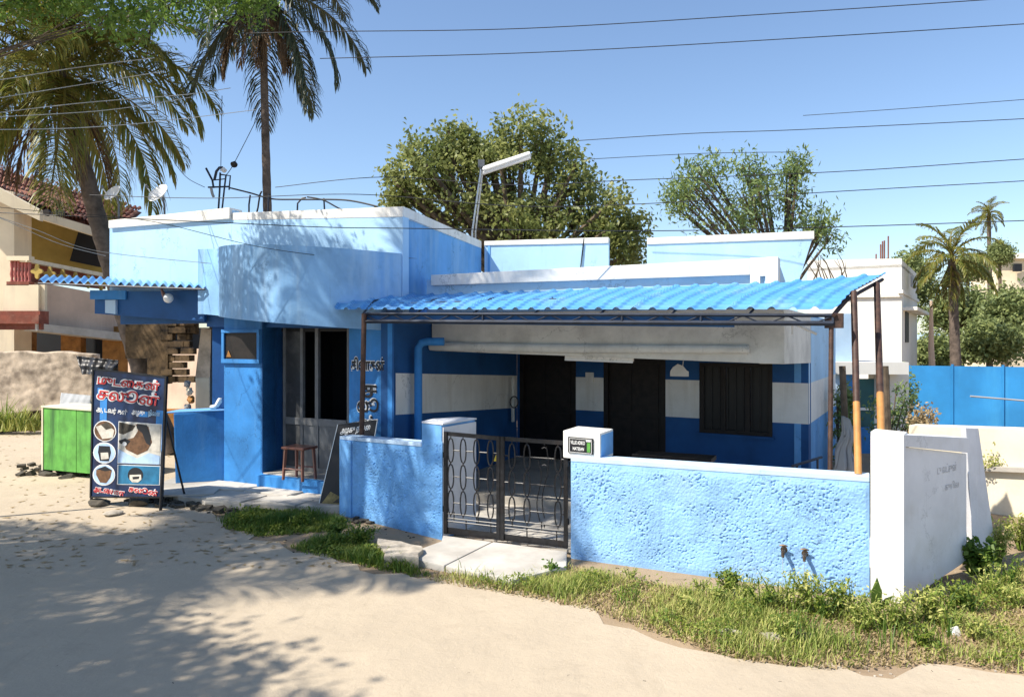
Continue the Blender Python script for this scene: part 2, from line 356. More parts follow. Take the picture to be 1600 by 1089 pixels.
def crown_points(lobes, n_twigs, per, spread):
    vol = np.array([l[1][0] * l[1][1] * l[1][2] for l in lobes]) ** 0.75; vol = vol / vol.sum()
    out = []; tw = []; tt = []
    for (c, r), f in zip(lobes, vol):
        k = max(8 if n_twigs > 350 else 5, int(n_twigs * f)); u = unit(k); rad = RNG.uniform(0.35, 1.08, k) ** 0.6
        P = np.array(c) + u * rad[:, None] * np.array(r); tw.append(P)
        cl = RNG.random(k)
        Q = P[:, None, :] + RNG.normal(size=(k, per, 3)) * spread
        out.append(Q.reshape(-1, 3)); tt.append(np.clip(np.repeat(cl, per) * 0.7 + RNG.random(k * per) * 0.35, 0, 1))
    return np.concatenate(out), np.concatenate(tw), np.concatenate(tt)
def sub(lobes, k=5, f=.5, seed=1):
    r_ = np.random.default_rng(seed); out = []
    for c, rr in lobes:
        out.append((c, tuple(x * .62 for x in rr)))
        for _ in range(k):
            u = r_.normal(size=3); u /= np.linalg.norm(u); q = r_.uniform(.65, 1.0); g = r_.uniform(.7, 1.25) * f
            out.append((tuple(c[i] + u[i] * rr[i] * q * .8 for i in range(3)), tuple(x * g for x in rr)))
    return out
def tree(name, base, fork, lobes, m, label, n_twigs=400, per=40, spread=0.25, L=0.14, W=0.07, r=0.2, group=None, limbs=True, cat='tree', droop=0.2):
    t = thing(name, base, label, cat, group)
    b = Vector(base); f = Vector(fork)
    MB().tube([b, b.lerp(f, 0.5) + Vector((0.1, 0.05, 0)), f], [r * 1.2, r, r * 0.8], 10).build('trunk', M_barkt, t)
    P, T, tt = crown_points(lobes, n_twigs, per, spread)
    mb = MB()
    for c, rr in lobes:
        c = Vector(c); mid = f.lerp(c, 0.5) + Vector((0, 0, 0.25 * rr[2])); mb.tube([f, mid, c], [r * 0.55, r * 0.35, r * 0.16], 6)
        for _ in range(9 if limbs else 3):
            q = T[RNG.integers(len(T))]; q = Vector(q)
            if (q - c).length < max(rr) * 1.5:
                mb.tube([mid.lerp(c, random.random()), c.lerp(q, 0.5) + Vector((0, 0, 0.1)), q], [r * 0.16, r * 0.09, r * 0.04], 4)
    mb.build('limbs', M_barkt, t, kind='stuff')
    V, Fq, ti = leaves(P, L, W, 0.3, droop, tt)
    np_mesh('foliage', V, Fq, m, t, ti, 'stuff', base)
    return t

def frond_mesh(name, m, length=3.2, e0=0.6, curl=1.9, leaflet=0.55, n=70, width=0.03, droop=0.8, rng=None, bundle=1.0):
    """rachis leaving the hub at elevation e0 (rad) in the XZ plane and curling down; leaflets both sides, hanging"""
    rng = rng or RNG
    K = 26; pts = [np.zeros(3)]; e = e0
    for i in range(K):
        e = e0 - curl * ((i + 1) / K) ** 1.3
        pts.append(pts[-1] + np.array([math.cos(e), 0, math.sin(e)]) * length / K)
    pts = np.array(pts); tang = np.gradient(pts, axis=0); tang /= np.linalg.norm(tang, axis=1, keepdims=True)
    V = []; Fq = []; T = []
    # rachis as a thin 4-sided strip
    for i, p in enumerate(pts):
        w = 0.035 * (1 - i / K) + 0.006
        tn = tang[i]; up = np.array([-tn[2], 0, tn[0]])
        V += [p + np.array([0, w, 0]), p + up * w * 0.8, p - np.array([0, w, 0]), p - up * w * 0.6]; T += [0.95] * 4
    for i in range(K):
        for k in range(4): Fq.append((i * 4 + k, i * 4 + (k + 1) % 4, i * 4 + 4 + (k + 1) % 4, i * 4 + 4 + k))
    for j in range(n):
        f = 0.12 + 0.88 * (j + 0.5) / n; x = f * K; i = min(int(x), K - 1); p = pts[i] * (1 - (x - i)) + pts[i + 1] * (x - i); tn = tang[i]
        ll = leaflet * (math.sin(math.pi * min(1, f * 0.85 + 0.15)) ** 0.6 + 0.25) * rng.uniform(0.8, 1.15)
        for sd in (-1, 1):
            fw = 0.55 + 0.5 * f; out = np.array([0, sd * bundle, 0.0]) + tn * fw + np.array([-tn[2], 0, tn[0]]) * 0.25 + rng.normal(size=3) * 0.10
            out /= np.linalg.norm(out)
            dr = droop * rng.uniform(0.5, 1.3)
            d2 = out + np.array([0, 0, -dr]); d2 /= np.linalg.norm(d2); d3 = out * 0.6 + np.array([0, 0, -2.0 * dr]); d3 /= np.linalg.norm(d3)
            a = p; b = a + out * ll * 0.35; c = b + d2 * ll * 0.35; d = c + d3 * ll * 0.33
            sdv = np.cross(out, [0, 0, 1.0]) + rng.normal(size=3) * 0.3; sdv /= np.linalg.norm(sdv); w = width * rng.uniform(0.7, 1.2)
            n0 = len(V); V += [a - sdv * w * .3, a + sdv * w * .3, b - sdv * w * .5, b + sdv * w * .5, c - sdv * w * .42, c + sdv * w * .42, d - sdv * w * .06, d + sdv * w * .06]
            tv = float(np.clip(rng.normal(0.3, 0.22), 0, 1)); T += [tv] * 6 + [min(1, tv + .3)] * 2
            Fq += [(n0, n0 + 1, n0 + 3, n0 + 2), (n0 + 2, n0 + 3, n0 + 5, n0 + 4), (n0 + 4, n0 + 5, n0 + 7, n0 + 6)]
    V = np.array(V, dtype=np.float32); Fq = np.array(Fq, dtype=np.int32)
    me = bpy.data.meshes.new(name); me.vertices.add(len(V)); me.vertices.foreach_set('co', V.ravel())
    me.loops.add(Fq.size); me.loops.foreach_set('vertex_index', Fq.ravel()); me.polygons.add(len(Fq))
    me.polygons.foreach_set('loop_start', np.arange(0, Fq.size, 4, dtype=np.int32)); me.polygons.foreach_set('loop_total', np.full(len(Fq), 4, dtype=np.int32))
    a = me.attributes.new('tint', 'FLOAT', 'POINT'); a.data.foreach_set('value', np.array(T, dtype=np.float32)); me.update(calc_edges=True); me.materials.append(m)
    return me
FR = {}
def frond_set(key, m, **kw):
    if key not in FR:
        FR[key] = []
        for (e0, curl, dr) in ((1.35, 1.3, .25), (1.05, 1.7, .45), (0.75, 1.8, .6), (0.45, 1.75, .8), (0.1, 1.55, .9), (-0.35, 1.1, .9), (-0.8, 0.7, .8)):
            FR[key].append([frond_mesh('frond', m, e0=e0, curl=curl * q, droop=dr, **kw) for q in (0.85, 1.1)])
    return FR[key]
def palm(base, hub, label, key, m, length=3.2, nf=26, r=0.16, group=None, bend=None, seed=1, low=True, cat='palm tree', az=None, nleaf=70, coconuts=True, dead=3, lean_frond=None, width=0.03):
    rr = random.Random(seed)
    t = thing('palm_tree', base, label, cat, group)
    b = Vector(base); h = Vector(hub); mid = b.lerp(h, 0.5) + Vector(bend or (0, 0, 0)); n = 40; pts = []; rad = []
    for i in range(n + 1):
        s = i / n; p = b * (1 - s) ** 2 + mid * 2 * s * (1 - s) + h * s * s; pts.append(p)
        rad.append(r * (1.25 - 0.45 * s + (0.5 * max(0, 0.08 - s) / 0.08)) * (1.0 + (0.05 if i % 2 else -0.03)))
    MB().tube(pts, rad, 12).build('trunk', M_bark, t)
    fs = frond_set(key, m, length=length, n=nleaf, leaflet=length * 0.20, width=width)
    H = h - Vector(base)
    for i in range(nf):
        lvl = min(6, int(i / nf * (7 if low else 5))); me = rr.choice(fs[lvl])
        o = bpy.data.objects.new('frond', me); link(o, t); o.location = H + Vector((0, 0, 0.1 - 0.04 * lvl))
        a = i * 2.399 + rr.uniform(-.25, .25) if az is None else az[i % len(az)] + rr.uniform(-.1, .1)
        o.rotation_euler = (rr.uniform(-.25, .25), rr.uniform(-.08, .08), a); k = rr.uniform(0.85, 1.1); o.scale = (k, k, k)
    if dead:
        key2 = 'dead%.1f' % length
        if key2 not in FR: FR[key2] = [frond_mesh('dead_frond', M_dead, length=length * 0.7, e0=-0.9, curl=0.6, leaflet=length * .16, n=45, droop=1.0, bundle=0.4, width=0.03)]
        for i in range(dead):
            o = bpy.data.objects.new('dead_frond', FR[key2][0]); link(o, t); o.location = H + Vector((0, 0, -0.2)); o.rotation_euler = (0, 0, rr.uniform(0, 6.28))
    if coconuts:
        import bmesh
        bm = bmesh.new(); bmesh.ops.create_icosphere(bm, subdivisions=2, radius=0.11); me = bpy.data.meshes.new('coconut'); bm.to_mesh(me); bm.free(); me.materials.append(M_dead)
        me.polygons.foreach_set('use_smooth', [True] * len(me.polygons))
        for i in range(7):
            o = bpy.data.objects.new('coconut', me); link(o, t); a = rr.uniform(0, 6.28); o.location = H + Vector((math.cos(a) * .25, math.sin(a) * .25, -0.25 - rr.random() * .25))
    return t

def in_poly(P, poly):
    x, y = P[:, 0], P[:, 1]; c = np.zeros(len(P), bool); n = len(poly)
    for i in range(n):
        x1, y1 = poly[i][0], poly[i][1]; x2, y2 = poly[(i + 1) % n][0], poly[(i + 1) % n][1]
        cond = ((y1 > y) != (y2 > y)) & (x < (x2 - x1) * (y - y1) / (y2 - y1 + 1e-12) + x1); c ^= cond
    return c
def scatter(poly, density):
    a = np.array([(p[0], p[1]) for p in poly]); lo = a.min(0); hi = a.max(0); n = int((hi - lo).prod() * density)
    P = RNG.uniform(lo, hi, (n, 2)); return P[in_poly(P, a)]
def fade(P, poly, soft, rng=RNG):
    """thin out towards the polygon border, with a ragged clumpy edge"""
    a = np.array([(p[0], p[1]) for p in poly]); d = np.full(len(P), 1e9)
    for i in range(len(a)):
        s, e = a[i], a[(i + 1) % len(a)]; se = e - s; t = np.clip(((P - s) @ se) / (se @ se + 1e-9), 0, 1); q = s + t[:, None] * se
        d = np.minimum(d, np.linalg.norm(P - q, axis=1))
    return P[rng.random(len(P)) < np.clip(d / soft, 0.05, 1)]
def clumps(P, freq, thr, seed):
    r = np.random.default_rng(seed); k = r.normal(size=(5, 2)) * freq; ph = r.random(5) * 6.28
    v = sum(np.sin(P @ k[i] + ph[i]) for i in range(5)) / 5
    return v
def blades(P, h, w, m, name, label, cat, lean=0.5, z=0.0, tintbias=0.0, clump=True, seed=3):
    n = len(P); hh = h * RNG.uniform(0.45, 1.25, n)
    cl = clumps(P, 6.0, 0, seed)
    if clump: hh *= np.clip(1 + cl * 1.1, 0.35, 1.8)
    a = RNG.uniform(0, 2 * np.pi, n); d = np.stack([np.cos(a), np.sin(a), np.zeros(n)], 1); s = np.stack([-np.sin(a), np.cos(a), np.zeros(n)], 1)
    B = np.column_stack([P, np.full(n, z)]) if np.isscalar(z) else np.column_stack([P, z]); k = (lean * RNG.uniform(0.3, 1.4, n))[:, None] * hh[:, None]
    ww = (w * RNG.uniform(0.6, 1.4, n))[:, None] / 2; up = np.array([0, 0, 1.0]) * hh[:, None]
    mid = B + up * 0.6 + d * k * 0.35; tip = B + up * 0.95 + d * k
    V = np.stack([B - s * ww, B + s * ww, mid + s * ww * .8, mid - s * ww * .8, tip], 1).reshape(-1, 3)
    i0 = np.arange(n)[:, None] * 5
    q = np.concatenate([i0 + np.array([[0, 1, 2]]), i0 + np.array([[0, 2, 3]]), i0 + np.array([[3, 2, 4]])])
    t = np.clip(RNG.normal(0.42 + tintbias, 0.25, n) - cl * 0.5, 0, 1)
    o = np_mesh(name, V, q, m, None, np.repeat(t, 5), 'stuff')
    return tag(o, label, cat)

# ================================================================== THE SETTING
def sheet(name, poly, z, m, kind='structure', thick=None):
    mb = MB(); n = len(poly)
    if thick: mb.prism([(p[0], p[1], z - thick) for p in poly], (0, 0, thick))
    else: mb.add([(p[0], p[1], z) for p in poly], [tuple(range(n))])
    return mb.build(name, m, kind=kind)
MB().add([(-600, -200, 0), (600, -200, 0), (600, 900, 0), (-600, 900, 0)], [(0, 1, 2, 3)]).build('ground', M_soil, kind='structure')

def ragged(pts, amp=0.05, step=0.25, seed=1):
    rr = random.Random(seed); out = []
    for i in range(len(pts)):
        a = Vector(pts[i][:2]); b = Vector(pts[(i + 1) % len(pts)][:2]); d = (b - a).length
        if d > 15: out.append(a); continue
        n = max(1, int(d / step)); nn = Vector((-(b - a).y, (b - a).x)).normalized()
        for k in range(n):
            out.append(a.lerp(b, k / n) + nn * (rr.uniform(-amp, amp) + amp * 1.2 * math.sin(k * 1.3 + i)))
    return out
edge = [G(*p) for p in ((1720, 1100), (1600, 1062), (1500, 1050), (1300, 1050), (1150, 1030), (1040, 995), (960, 968), (880, 945), (760, 918), (690, 908), (620, 900), (560, 882), (470, 862), (400, 842), (345, 818), (330, 800))]
road_poly = ragged([(30, -20)] + [(14, 2.0)] + edge + [(-5.1, 10.6), (-5.2, 12.5)], 0.07, 0.16, 3)
road_poly += [Vector((-6.5, 20)), Vector((-60, 20)), Vector((-60, -20))]
sheet('road', road_poly, 0.012, M_road, thick=0.012)

# ------------------------------------------------------------------ blue shop house
H = thing('shop_house', (-1.5, 11.5, 0), 'single storey blue and white house with a curved shop fascia and a striped porch', 'house')
def part(mb, name, m, **k): return mb.build(name, m, H, **k)
FA, FB = Vector((-4.40, 11.13)), Vector((-1.56, 9.68))
fd = (FB - FA).normalized(); fn = Vector((-fd.y, fd.x));  fn = fn if fn.y > 0 else -fn
f = lambda px: onl(FA, FB, px)
# pillars
a, b = f(350), f(410)
part(MB().wall(a, b, (0.10, 2.66), (0.10, 2.62), 0.55), 'shop_pillar', M_fac, bevel=0.01)
p2a, p2b = f(545), FB - fd * .02
part(MB().wall(p2a, p2b, (0.10, 2.52), (0.10, 2.45), 0.30), 'lettered_pillar', M_fac, bevel=0.01)
# vent window on the left pillar
vf = MB()
q0, q1 = f(349), f(408)
z0, z1 = ZY(567, a.y), ZY(515, a.y)
for A_, B_, za, zb in ((q0, q1, z1 - 0.05, z1), (q0, q1, z0, z0 + 0.06)):
    vf.wall(A_, B_, (za, zb), (za, zb), 0.03, front=0.045)
vf.wall(q0, q0 + fd * 0.05, (z0 + 0.06, z1 - 0.05), (z0 + 0.06, z1 - 0.05), 0.03, front=0.04); vf.wall(q1 - fd * 0.05, q1, (z0 + 0.06, z1 - 0.05), (z0 + 0.06, z1 - 0.05), 0.03, front=0.04)
vw = part(vf, 'vent_window', M_fac, bevel=0.004)
MB().wall(q0 + fd * 0.05, q1 - fd * 0.05, (z0 + 0.06, z1 - 0.05), (z0 + 0.06, z1 - 0.05), 0.02, front=0.012).build('shutter', M_wood, vw)
o3 = q0 + fd * 0.09 - fn * 0.02
MB().prism([(o3.x, o3.y, z0 + 0.09), (o3.x + fd.x * .1, o3.y + fd.y * .1, z0 + 0.09), (o3.x + fd.x * .04, o3.y + fd.y * .04, z0 + 0.19)], (-fn.x * .004, -fn.y * .004, 0)).build('card', M_orange, vw)
# recess with shopfront
R = 0.38
g0 = f(410) + fn * R; g1 = f(545) + fn * R
gl = lambda px: onl(g0, g1, px)
part(MB().wall(f(410) + fd * 0.0 + fn * 0.0, g0 + fn * 0.05, (0.3, 2.6), (0.3, 2.6), 0.04), 'recess_reveal', M_deep)
GY = gl(480).y
zt = ZY(505, GY); zr0, zr1 = ZY(664, GY), ZY(653, GY)
ff = MB()
for px0, px1 in ((443, 447), (470, 474), (493, 498), (543, 546)):
    ff.wall(gl(px0), gl(px1), (0.3, zt), (0.3, zt), 0.04, front=0.015)
ff.wall(gl(447), gl(541), (zr0, zr1), (zr0, zr1), 0.036, front=0.012); ff.wall(gl(447), gl(541), (zt - 0.05, zt), (zt - 0.05, zt), 0.036, front=0.012)
ff.wall(gl(447), gl(541), (0.3, 0.36), (0.3, 0.36), 0.036, front=0.012)
sf = part(ff, 'shopfront', mat('dull_frame', (.17, .175, .18), .5, .1, 8, 0), bevel=0.003)
MB().wall(gl(447), gl(470), (0.36, zt - .05), (0.36, zt - .05), 0.01).build('side_panel', M_pane, sf)
MB().wall(gl(474), gl(541), (0.36, zr0), (0.36, zr0), 0.01).build('lower_panel', M_grey, sf)
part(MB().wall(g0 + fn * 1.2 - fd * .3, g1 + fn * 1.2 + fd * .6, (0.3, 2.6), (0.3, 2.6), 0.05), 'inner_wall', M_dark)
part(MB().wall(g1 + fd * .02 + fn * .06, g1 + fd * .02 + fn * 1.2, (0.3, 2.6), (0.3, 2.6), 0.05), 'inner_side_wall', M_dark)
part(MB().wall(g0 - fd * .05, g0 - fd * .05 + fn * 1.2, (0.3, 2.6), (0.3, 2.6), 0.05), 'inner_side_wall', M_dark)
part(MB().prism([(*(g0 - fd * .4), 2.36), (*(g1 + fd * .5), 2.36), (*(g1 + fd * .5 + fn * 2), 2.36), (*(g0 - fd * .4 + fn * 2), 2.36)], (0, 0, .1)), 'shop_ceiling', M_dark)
part(MB().prism([(*(f(411)), 0.1), (*(f(545)), 0.1), (*(f(545) + fn * 2), 0.1), (*(f(411) + fn * 2), 0.1)], (0, 0, .2)), 'shop_floor', M_conc)
s0, s1 = f(409) - fn * 0.10, f(546) - fn * 0.10
part(MB().wall(s0, s1, (0.10, 0.285), (0.10, 0.285), 0.11), 'shop_step', M_fac, bevel=0.01)
# lintel beam in shade over the shop
part(MB().wall(f(318), f(612), (2.44, 2.75), (2.38, 2.6), 0.4, front=-0.06), 'lintel', M_deep)
# lettering painted on the pillar
XD = Vector((fd.x, fd.y, 0))
def on_pillar(px, py, off=0.006):
    q = f(px) - fn * off; return Vector((q.x, q.y, ZY(py, q.y)))
for nm, m_, oo, off in (('letter_outline', M_txtw, 0.018, 0.005), ('letter', M_txtk, 0.007, 0.009)):
    text_mesh(nm, 'திவாகன்', m_, H, on_pillar(549, 577, off), XD, 0.19, oo, fit=0.56)
    text_mesh(nm, 'ச', m_, H, on_pillar(566, 620, off), XD, 0.28, oo, fit=0.24)
    text_mesh(nm, 'லூ', m_, H, on_pillar(558, 642, off), XD, 0.22, oo, fit=0.36)
    text_mesh(nm, 'ன்', m_, H, on_pillar(562, 670, off), XD, 0.22, oo, fit=0.26)

# curved fascia
def curved():
    L0 = U(318, 0, 11.05); L1 = U(345, 0, 10.80); Rr = U(601, 0, 9.80)
    L0, L1, Rr = [Vector((q.x, q.y)) for q in (L0, L1, Rr)]
    ch = (Rr - L1); nn = Vector((ch.y, -ch.x)).normalized()
    if nn.y > 0: nn = -nn
    front = [L0] + [L1.lerp(Rr, t) + nn * 0.72 * math.sin(math.pi * t) ** 0.72 for t in np.linspace(0, 1, 33)]
    back = [q - nn * (0.12 + 0.0 * i) for i, q in enumerate(front)]
    return front, back, nn
cf, cb, cn = curved()
mb = MB(); n = len(cf); V = []
for i, (p, q) in enumerate(zip(cf, cb)):
    t = (p - cf[0]).dot(fd) / (cf[-1] - cf[0]).dot(fd)
    zb, ztp = 2.625 + (2.36 - 2.625) * t, 3.60 + (3.40 - 3.60) * t
    V += [(p.x, p.y, zb), (p.x, p.y, ztp), (q.x, q.y, zb), (q.x, q.y, ztp)]
Fs = []
for i in range(n - 1):
    a_ = i * 4; b_ = a_ + 4; Fs += [(a_, b_, b_ + 1, a_ + 1), (a_ + 2, a_ + 3, b_ + 3, b_ + 2), (a_ + 1, b_ + 1, b_ + 3, a_ + 3), (a_, a_ + 2, b_ + 2, b_)]
Fs += [(0, 1, 3, 2), ((n - 1) * 4, (n - 1) * 4 + 2, (n - 1) * 4 + 3, (n - 1) * 4 + 1)]
mb.add(V, Fs); part(mb, 'curved_fascia', M_curve, smooth=True)
# side returns and soffit/top of the curved fascia
part(MB().wall(cf[0], cf[0] + Vector((0.25, 0.85)), (2.625, 3.6), (2.62, 3.6), 0.1), 'fascia_return', M_curve)
part(MB().wall(cf[-1] + Vector((0.0, 0.0)), Vector((-1.49, 9.92)), (2.36, 3.4), (2.33, 3.4), 0.1), 'fascia_end', M_curve)
sof = [(p.x, p.y, 2.615 + (2.35 - 2.615) * (i / (n - 1)) + .03) for i, p in enumerate(cb)]
bk = [(FB.x + .1, FB.y + .35, 2.38), (FA.x - .1, FA.y + .3, 2.66)]
part(MB().add(sof + bk, [tuple(range(n + 2))]), 'soffit', M_deep)
top = [(p.x, p.y, 3.585 + (3.385 - 3.585) * (i / (n - 1)) - .02) for i, p in enumerate(cb)]
part(MB().add(top + [(-1.3, 10.2, 3.36), (-4.3, 11.8, 3.56)], [tuple(range(n + 2))]), 'fascia_top', M_conc)

# upper block parapets
PA, PC, PB = Vector((-6.57, 12.1)), Vector((-1.475, 9.94)), Vector((-0.56, 13.4))
pm = onl(PA, PC, 362)
zA, zM, zM2, zC = ZY(345, PA.y), ZY(325, pm.y), ZY(333, pm.y), ZY(323, PC.y)
part(MB().wall(PA, pm, (2.72, zA - .02), (2.70, zM - .02), 0.16), 'front_parapet', M_pale, bevel=0.006)
part(MB().wall(pm, PC, (2.70, zM2 - .02), (2.4, zC - .02), 0.16), 'front_parapet', M_pale, bevel=0.006)
part(MB().wall(PA - Vector((.03, -.01)), pm, (zA - .13, zA), (zM - .17, zM), 0.22, front=0.045), 'coping', M_white, bevel=0.012)
part(MB().wall(pm + Vector((.004, 0)), PC, (zM2 - .11, zM2), (zC - .14, zC), 0.2, front=0.006), 'coping', M_white, bevel=0.008)
zB = ZY(377, PB.y)
part(MB().wall(PC + Vector((0.004, .165)), PB, (2.3, zC - .02), (2.3, zB - .02), 0.16), 'side_parapet', M_mid, bevel=0.004)  # same block as the pale front, the darker blue carries its shade
part(MB().wall(PC + Vector((0.008, .004)), PB, (zC - .13, zC + .002), (zB - .13, zB + .002), 0.2, front=0.004), 'coping', M_white, bevel=0.006)
part(MB().wall(PA + Vector((0, .17)), PA + Vector((0.9, 4.5)), (2.72, zA), (2.72, zA), 0.16), 'left_parapet', M_pale)
part(MB().prism([(PA.x + .1, PA.y + .2, 3.0), (PC.x - .05, PC.y + .3, 3.0), (0.3, 16.5, 3.0), (-5.6, 17, 3.0)], (0, 0, .15)), 'roof_slab', M_conc)
part(MB().wall(PA + Vector((0.06, .05)), onl(PA, PC, 322), (2.5, 2.72), (2.5, 2.70), 0.25, front=-.05), 'floor_beam', M_deep)
# rear parapets
RA, RB = Vector((-0.5, 13.38)), Vector((4.93, 12.0))
ra1 = onl(RA, RB, 951); rb0 = onl(RA, RB, 1011); rb1 = onl(RA, RB, 1272)
part(MB().wall(RA, ra1, (2.6, ZY(380, RA.y)), (2.6, ZY(374, ra1.y)), 0.15), 'rear_parapet', M_pale)
part(MB().wall(RA, ra1, (ZY(384, RA.y), ZY(377, RA.y)), (ZY(380, ra1.y), ZY(371, ra1.y)), 0.19, front=0.02), 'coping', M_white, bevel=0.008)
n_ = (RB - RA).normalized()
lo = onl(RA, RB, 1246)
A_, B_ = rb0, rb1; za, zb = ZY(374, A_.y), ZY(364, B_.y)
part(MB().prism([(A_.x, A_.y, 2.6), (lo.x, lo.y, 2.6), (lo.x + .02, lo.y - .005, 3.2), (B_.x, B_.y, zb), (A_.x, A_.y, za)], (0.04, .15, 0)), 'rear_parapet', M_pale)
part(MB().wall(A_, B_, (za - .09, za + .02), (zb - .10, zb + .03), 0.19, front=0.02), 'coping', M_white, bevel=0.008)
part(MB().wall(RA + Vector((.06, -.03)), RA + Vector((.10, -.04)), (2.9, 3.95), (2.9, 3.95), 0.04), 'rain_pipe', M_mid)
cr = onl(RA, RB, 905)
part(MB().tube([(cr.x, cr.y - .03, 3.3), (cr.x + .08, cr.y - .035, 4.02)], 0.012, 5), 'roof_rod', M_black)

# porch
B1, B2 = Vector((-1.15, 10.55)), Vector((3.18, 8.6)); BW1, BW2 = Vector((0.09, 13.4)), Vector((4.35, 10.8))
pb = lambda px: onl(B1, B2, px)
zb1, zb2 = ZY(548, B1.y), ZY(569, B2.y)
part(MB().wall(B1, B2, (zb1, 2.62), (zb2, 2.60), 0.30), 'porch_beam', M_grime, bevel=0.01)
part(MB().wall(B2 + Vector((0.002, .003)), BW2 + Vector((.01, -.06)), (zb2 + .002, 2.60), (ZY(567, BW2.y), 2.60), 0.28), 'side_beam', M_grime, bevel=0.004)
pz1, pz2 = ZY(430, B1.y), ZY(401, B2.y)
pe = pb(1214)
part(MB().wall(B1 + Vector((-.1, .05)), pe, (2.623, pz1 - .06), (2.603, pz2 - .06), 0.2, front=-0.04), 'porch_parapet', M_pale)
part(MB().wall(B1, pb(1172), (pz1 - .15, pz1), (pz2 - .20, pz2 - .01), 0.26, front=0.025), 'porch_coping', M_white, bevel=0.008)
part(MB().wall(pb(1172) + fd * .003, pb(1188), (2.62, pz2), (2.62, pz2), 0.26, front=0.025), 'end_frame', M_white, bevel=0.004)
part(MB().wall(pb(1188) + fd * .001, pb(1196), (pz2 - .22, pz2), (pz2 - .22, pz2), 0.24, front=0.023), 'end_frame', M_white)
part(MB().wall(pb(1196) + fd * .002, pb(1216), (2.62, pz2), (2.62, pz2), 0.30, front=0.028), 'end_frame', M_white, bevel=0.004)
part(MB().wall(pb(1216) + Vector((0.004, 0.02)), pb(1216) + Vector((.9, 2.2)), (2.62, pz2 - .03), (2.62, pz2 - .1), 0.15), 'porch_side_parapet', M_pale)
part(MB().prism([(B1.x + .05, B1.y + .31, 2.5), (B2.x - .15, B2.y + .31, 2.5), (BW2.x, BW2.y + .3, 2.5), (BW1.x - .3, BW1.y + .3, 2.5)], (0, 0, .12)), 'porch_ceiling', M_grime)
part(MB().prism([(B1.x - .3, B1.y - .1, 0.0), (B2.x, B2.y - .1, 0.0), (BW2.x, BW2.y, 0), (BW1.x, BW1.y, 0)], (0, 0, .13)), 'porch_floor', M_conc)
# porch left side wall with its band
sw = lambda px: onl(FB, BW1, px)
part(MB().wall(FB + fn * .004 + Vector((.003, 0)), BW1, (0.0, 2.6), (0.0, 2.6), 0.2), 'porch_side_wall', M_deep)
sa, sb = sw(618), BW1
part(MB().wall(sa, sb, (ZY(648, sa.y), ZY(583, sa.y)), (ZY(637, sb.y), ZY(587, sb.y)), 0.02, front=0.004), 'white_band', M_white)
# porch back wall in pieces round its openings
bw = lambda px: onl(BW1, BW2, px)
doors = ((812, 900), (943, 1040)); wpx = (1093, 1207); wz0, wz1 = 0.78, 1.88
def bwall(a, b, z0, z1, m=M_deep, fr=0.0, nm='porch_back_wall', th=0.2): part(MB().wall(bw(a), bw(b), (z0, z1), (z0, z1), th, front=fr), nm, m)
for a_, b_ in ((808, 812), (900, 943), (1040, 1093), (1207, 1263.5)): bwall(a_, b_, 0.0, 2.5)
for a_, b_ in doors: bwall(a_, b_, 2.02, 2.5)
bwall(*wpx, 0.0, wz0); bwall(*wpx, wz1, 2.5)
for a_, b_ in ((900, 943), (1040, 1093), (1207, 1263)):
    bwall(a_, b_, 1.0 + (0.03 if a_ == 900 else 0), 1.6, M_white, 0.004, 'white_band', 0.02)
for a_, b_ in doors:
    fr_ = MB(); A_, B_ = bw(a_), bw(b_); dd = (B_ - A_).normalized(); nb = Vector((-dd.y, dd.x))
    fr_.wall(A_, A_ + dd * .08, (.13, 2.02), (.13, 2.02), .1); fr_.wall(B_ - dd * .08, B_, (.13, 2.02), (.13, 2.02), .1)
    fr_.wall(A_ + dd * .08, B_ - dd * .08, (1.95, 2.02), (1.95, 2.02), .1)
    d_ = part(fr_, 'door', M_wood)
    MB().wall(A_ + dd * .08 + nb * .06, B_ - dd * .08 + nb * .06, (.13, 1.95), (.13, 1.95), .04).build('door_leaf', M_wood, d_)
    for k in range(2):
        for z_ in ((.3, .95), (1.05, 1.85)):
            w_ = ((B_ - A_).length - .16) / 2; s_ = A_ + dd * (.08 + .06 + k * w_) + nb * .058
            MB().wall(s_, s_ + dd * (w_ - .12), z_, z_, .015, front=0.012).build('raised_panel', M_wood, d_)
A_, B_ = bw(wpx[0]), bw(wpx[1]); dd = (B_ - A_).normalized(); nb = Vector((-dd.y, dd.x)); wl = (B_ - A_).length
fr_ = MB().wall(A_, A_ + dd * .06, (wz0, wz1), (wz0, wz1), .1, front=.012); fr_.wall(B_ - dd * .06, B_, (wz0, wz1), (wz0, wz1), .1, front=.012)
fr_.wall(A_ + dd * .06, B_ - dd * .06, (wz0, wz0 + .06), (wz0, wz0 + .06), .1, front=.012); fr_.wall(A_ + dd * .06, B_ - dd * .06, (wz1 - .06, wz1), (wz1 - .06, wz1), .1, front=.012)
for k in (1, 2): fr_.wall(A_ + dd * (wl * k / 3 - .035), A_ + dd * (wl * k / 3 + .035), (wz0 + .06, wz1 - .06), (wz0 + .06, wz1 - .06), .08)
win = part(fr_, 'window', M_wood, bevel=0.004)
for k in range(3):
    s_ = A_ + dd * (wl * k / 3 + .04) + nb * .05
    MB().wall(s_, s_ + dd * (wl / 3 - .08), (wz0 + .06, wz1 - .06), (wz0 + .06, wz1 - .06), .01).build('pane', mat('dark_glass', (0.004, 0.005, 0.006), 0.4, 0.1, 3, 0.0, spec=0.3), win)
for k in range(9):
    s_ = A_ + dd * (wl * (k + .5) / 9) + nb * .02
    MB().tube([(s_.x, s_.y, wz0 + .05), (s_.x, s_.y, wz1 - .05)], .007, 5).build('bar', M_black, win)
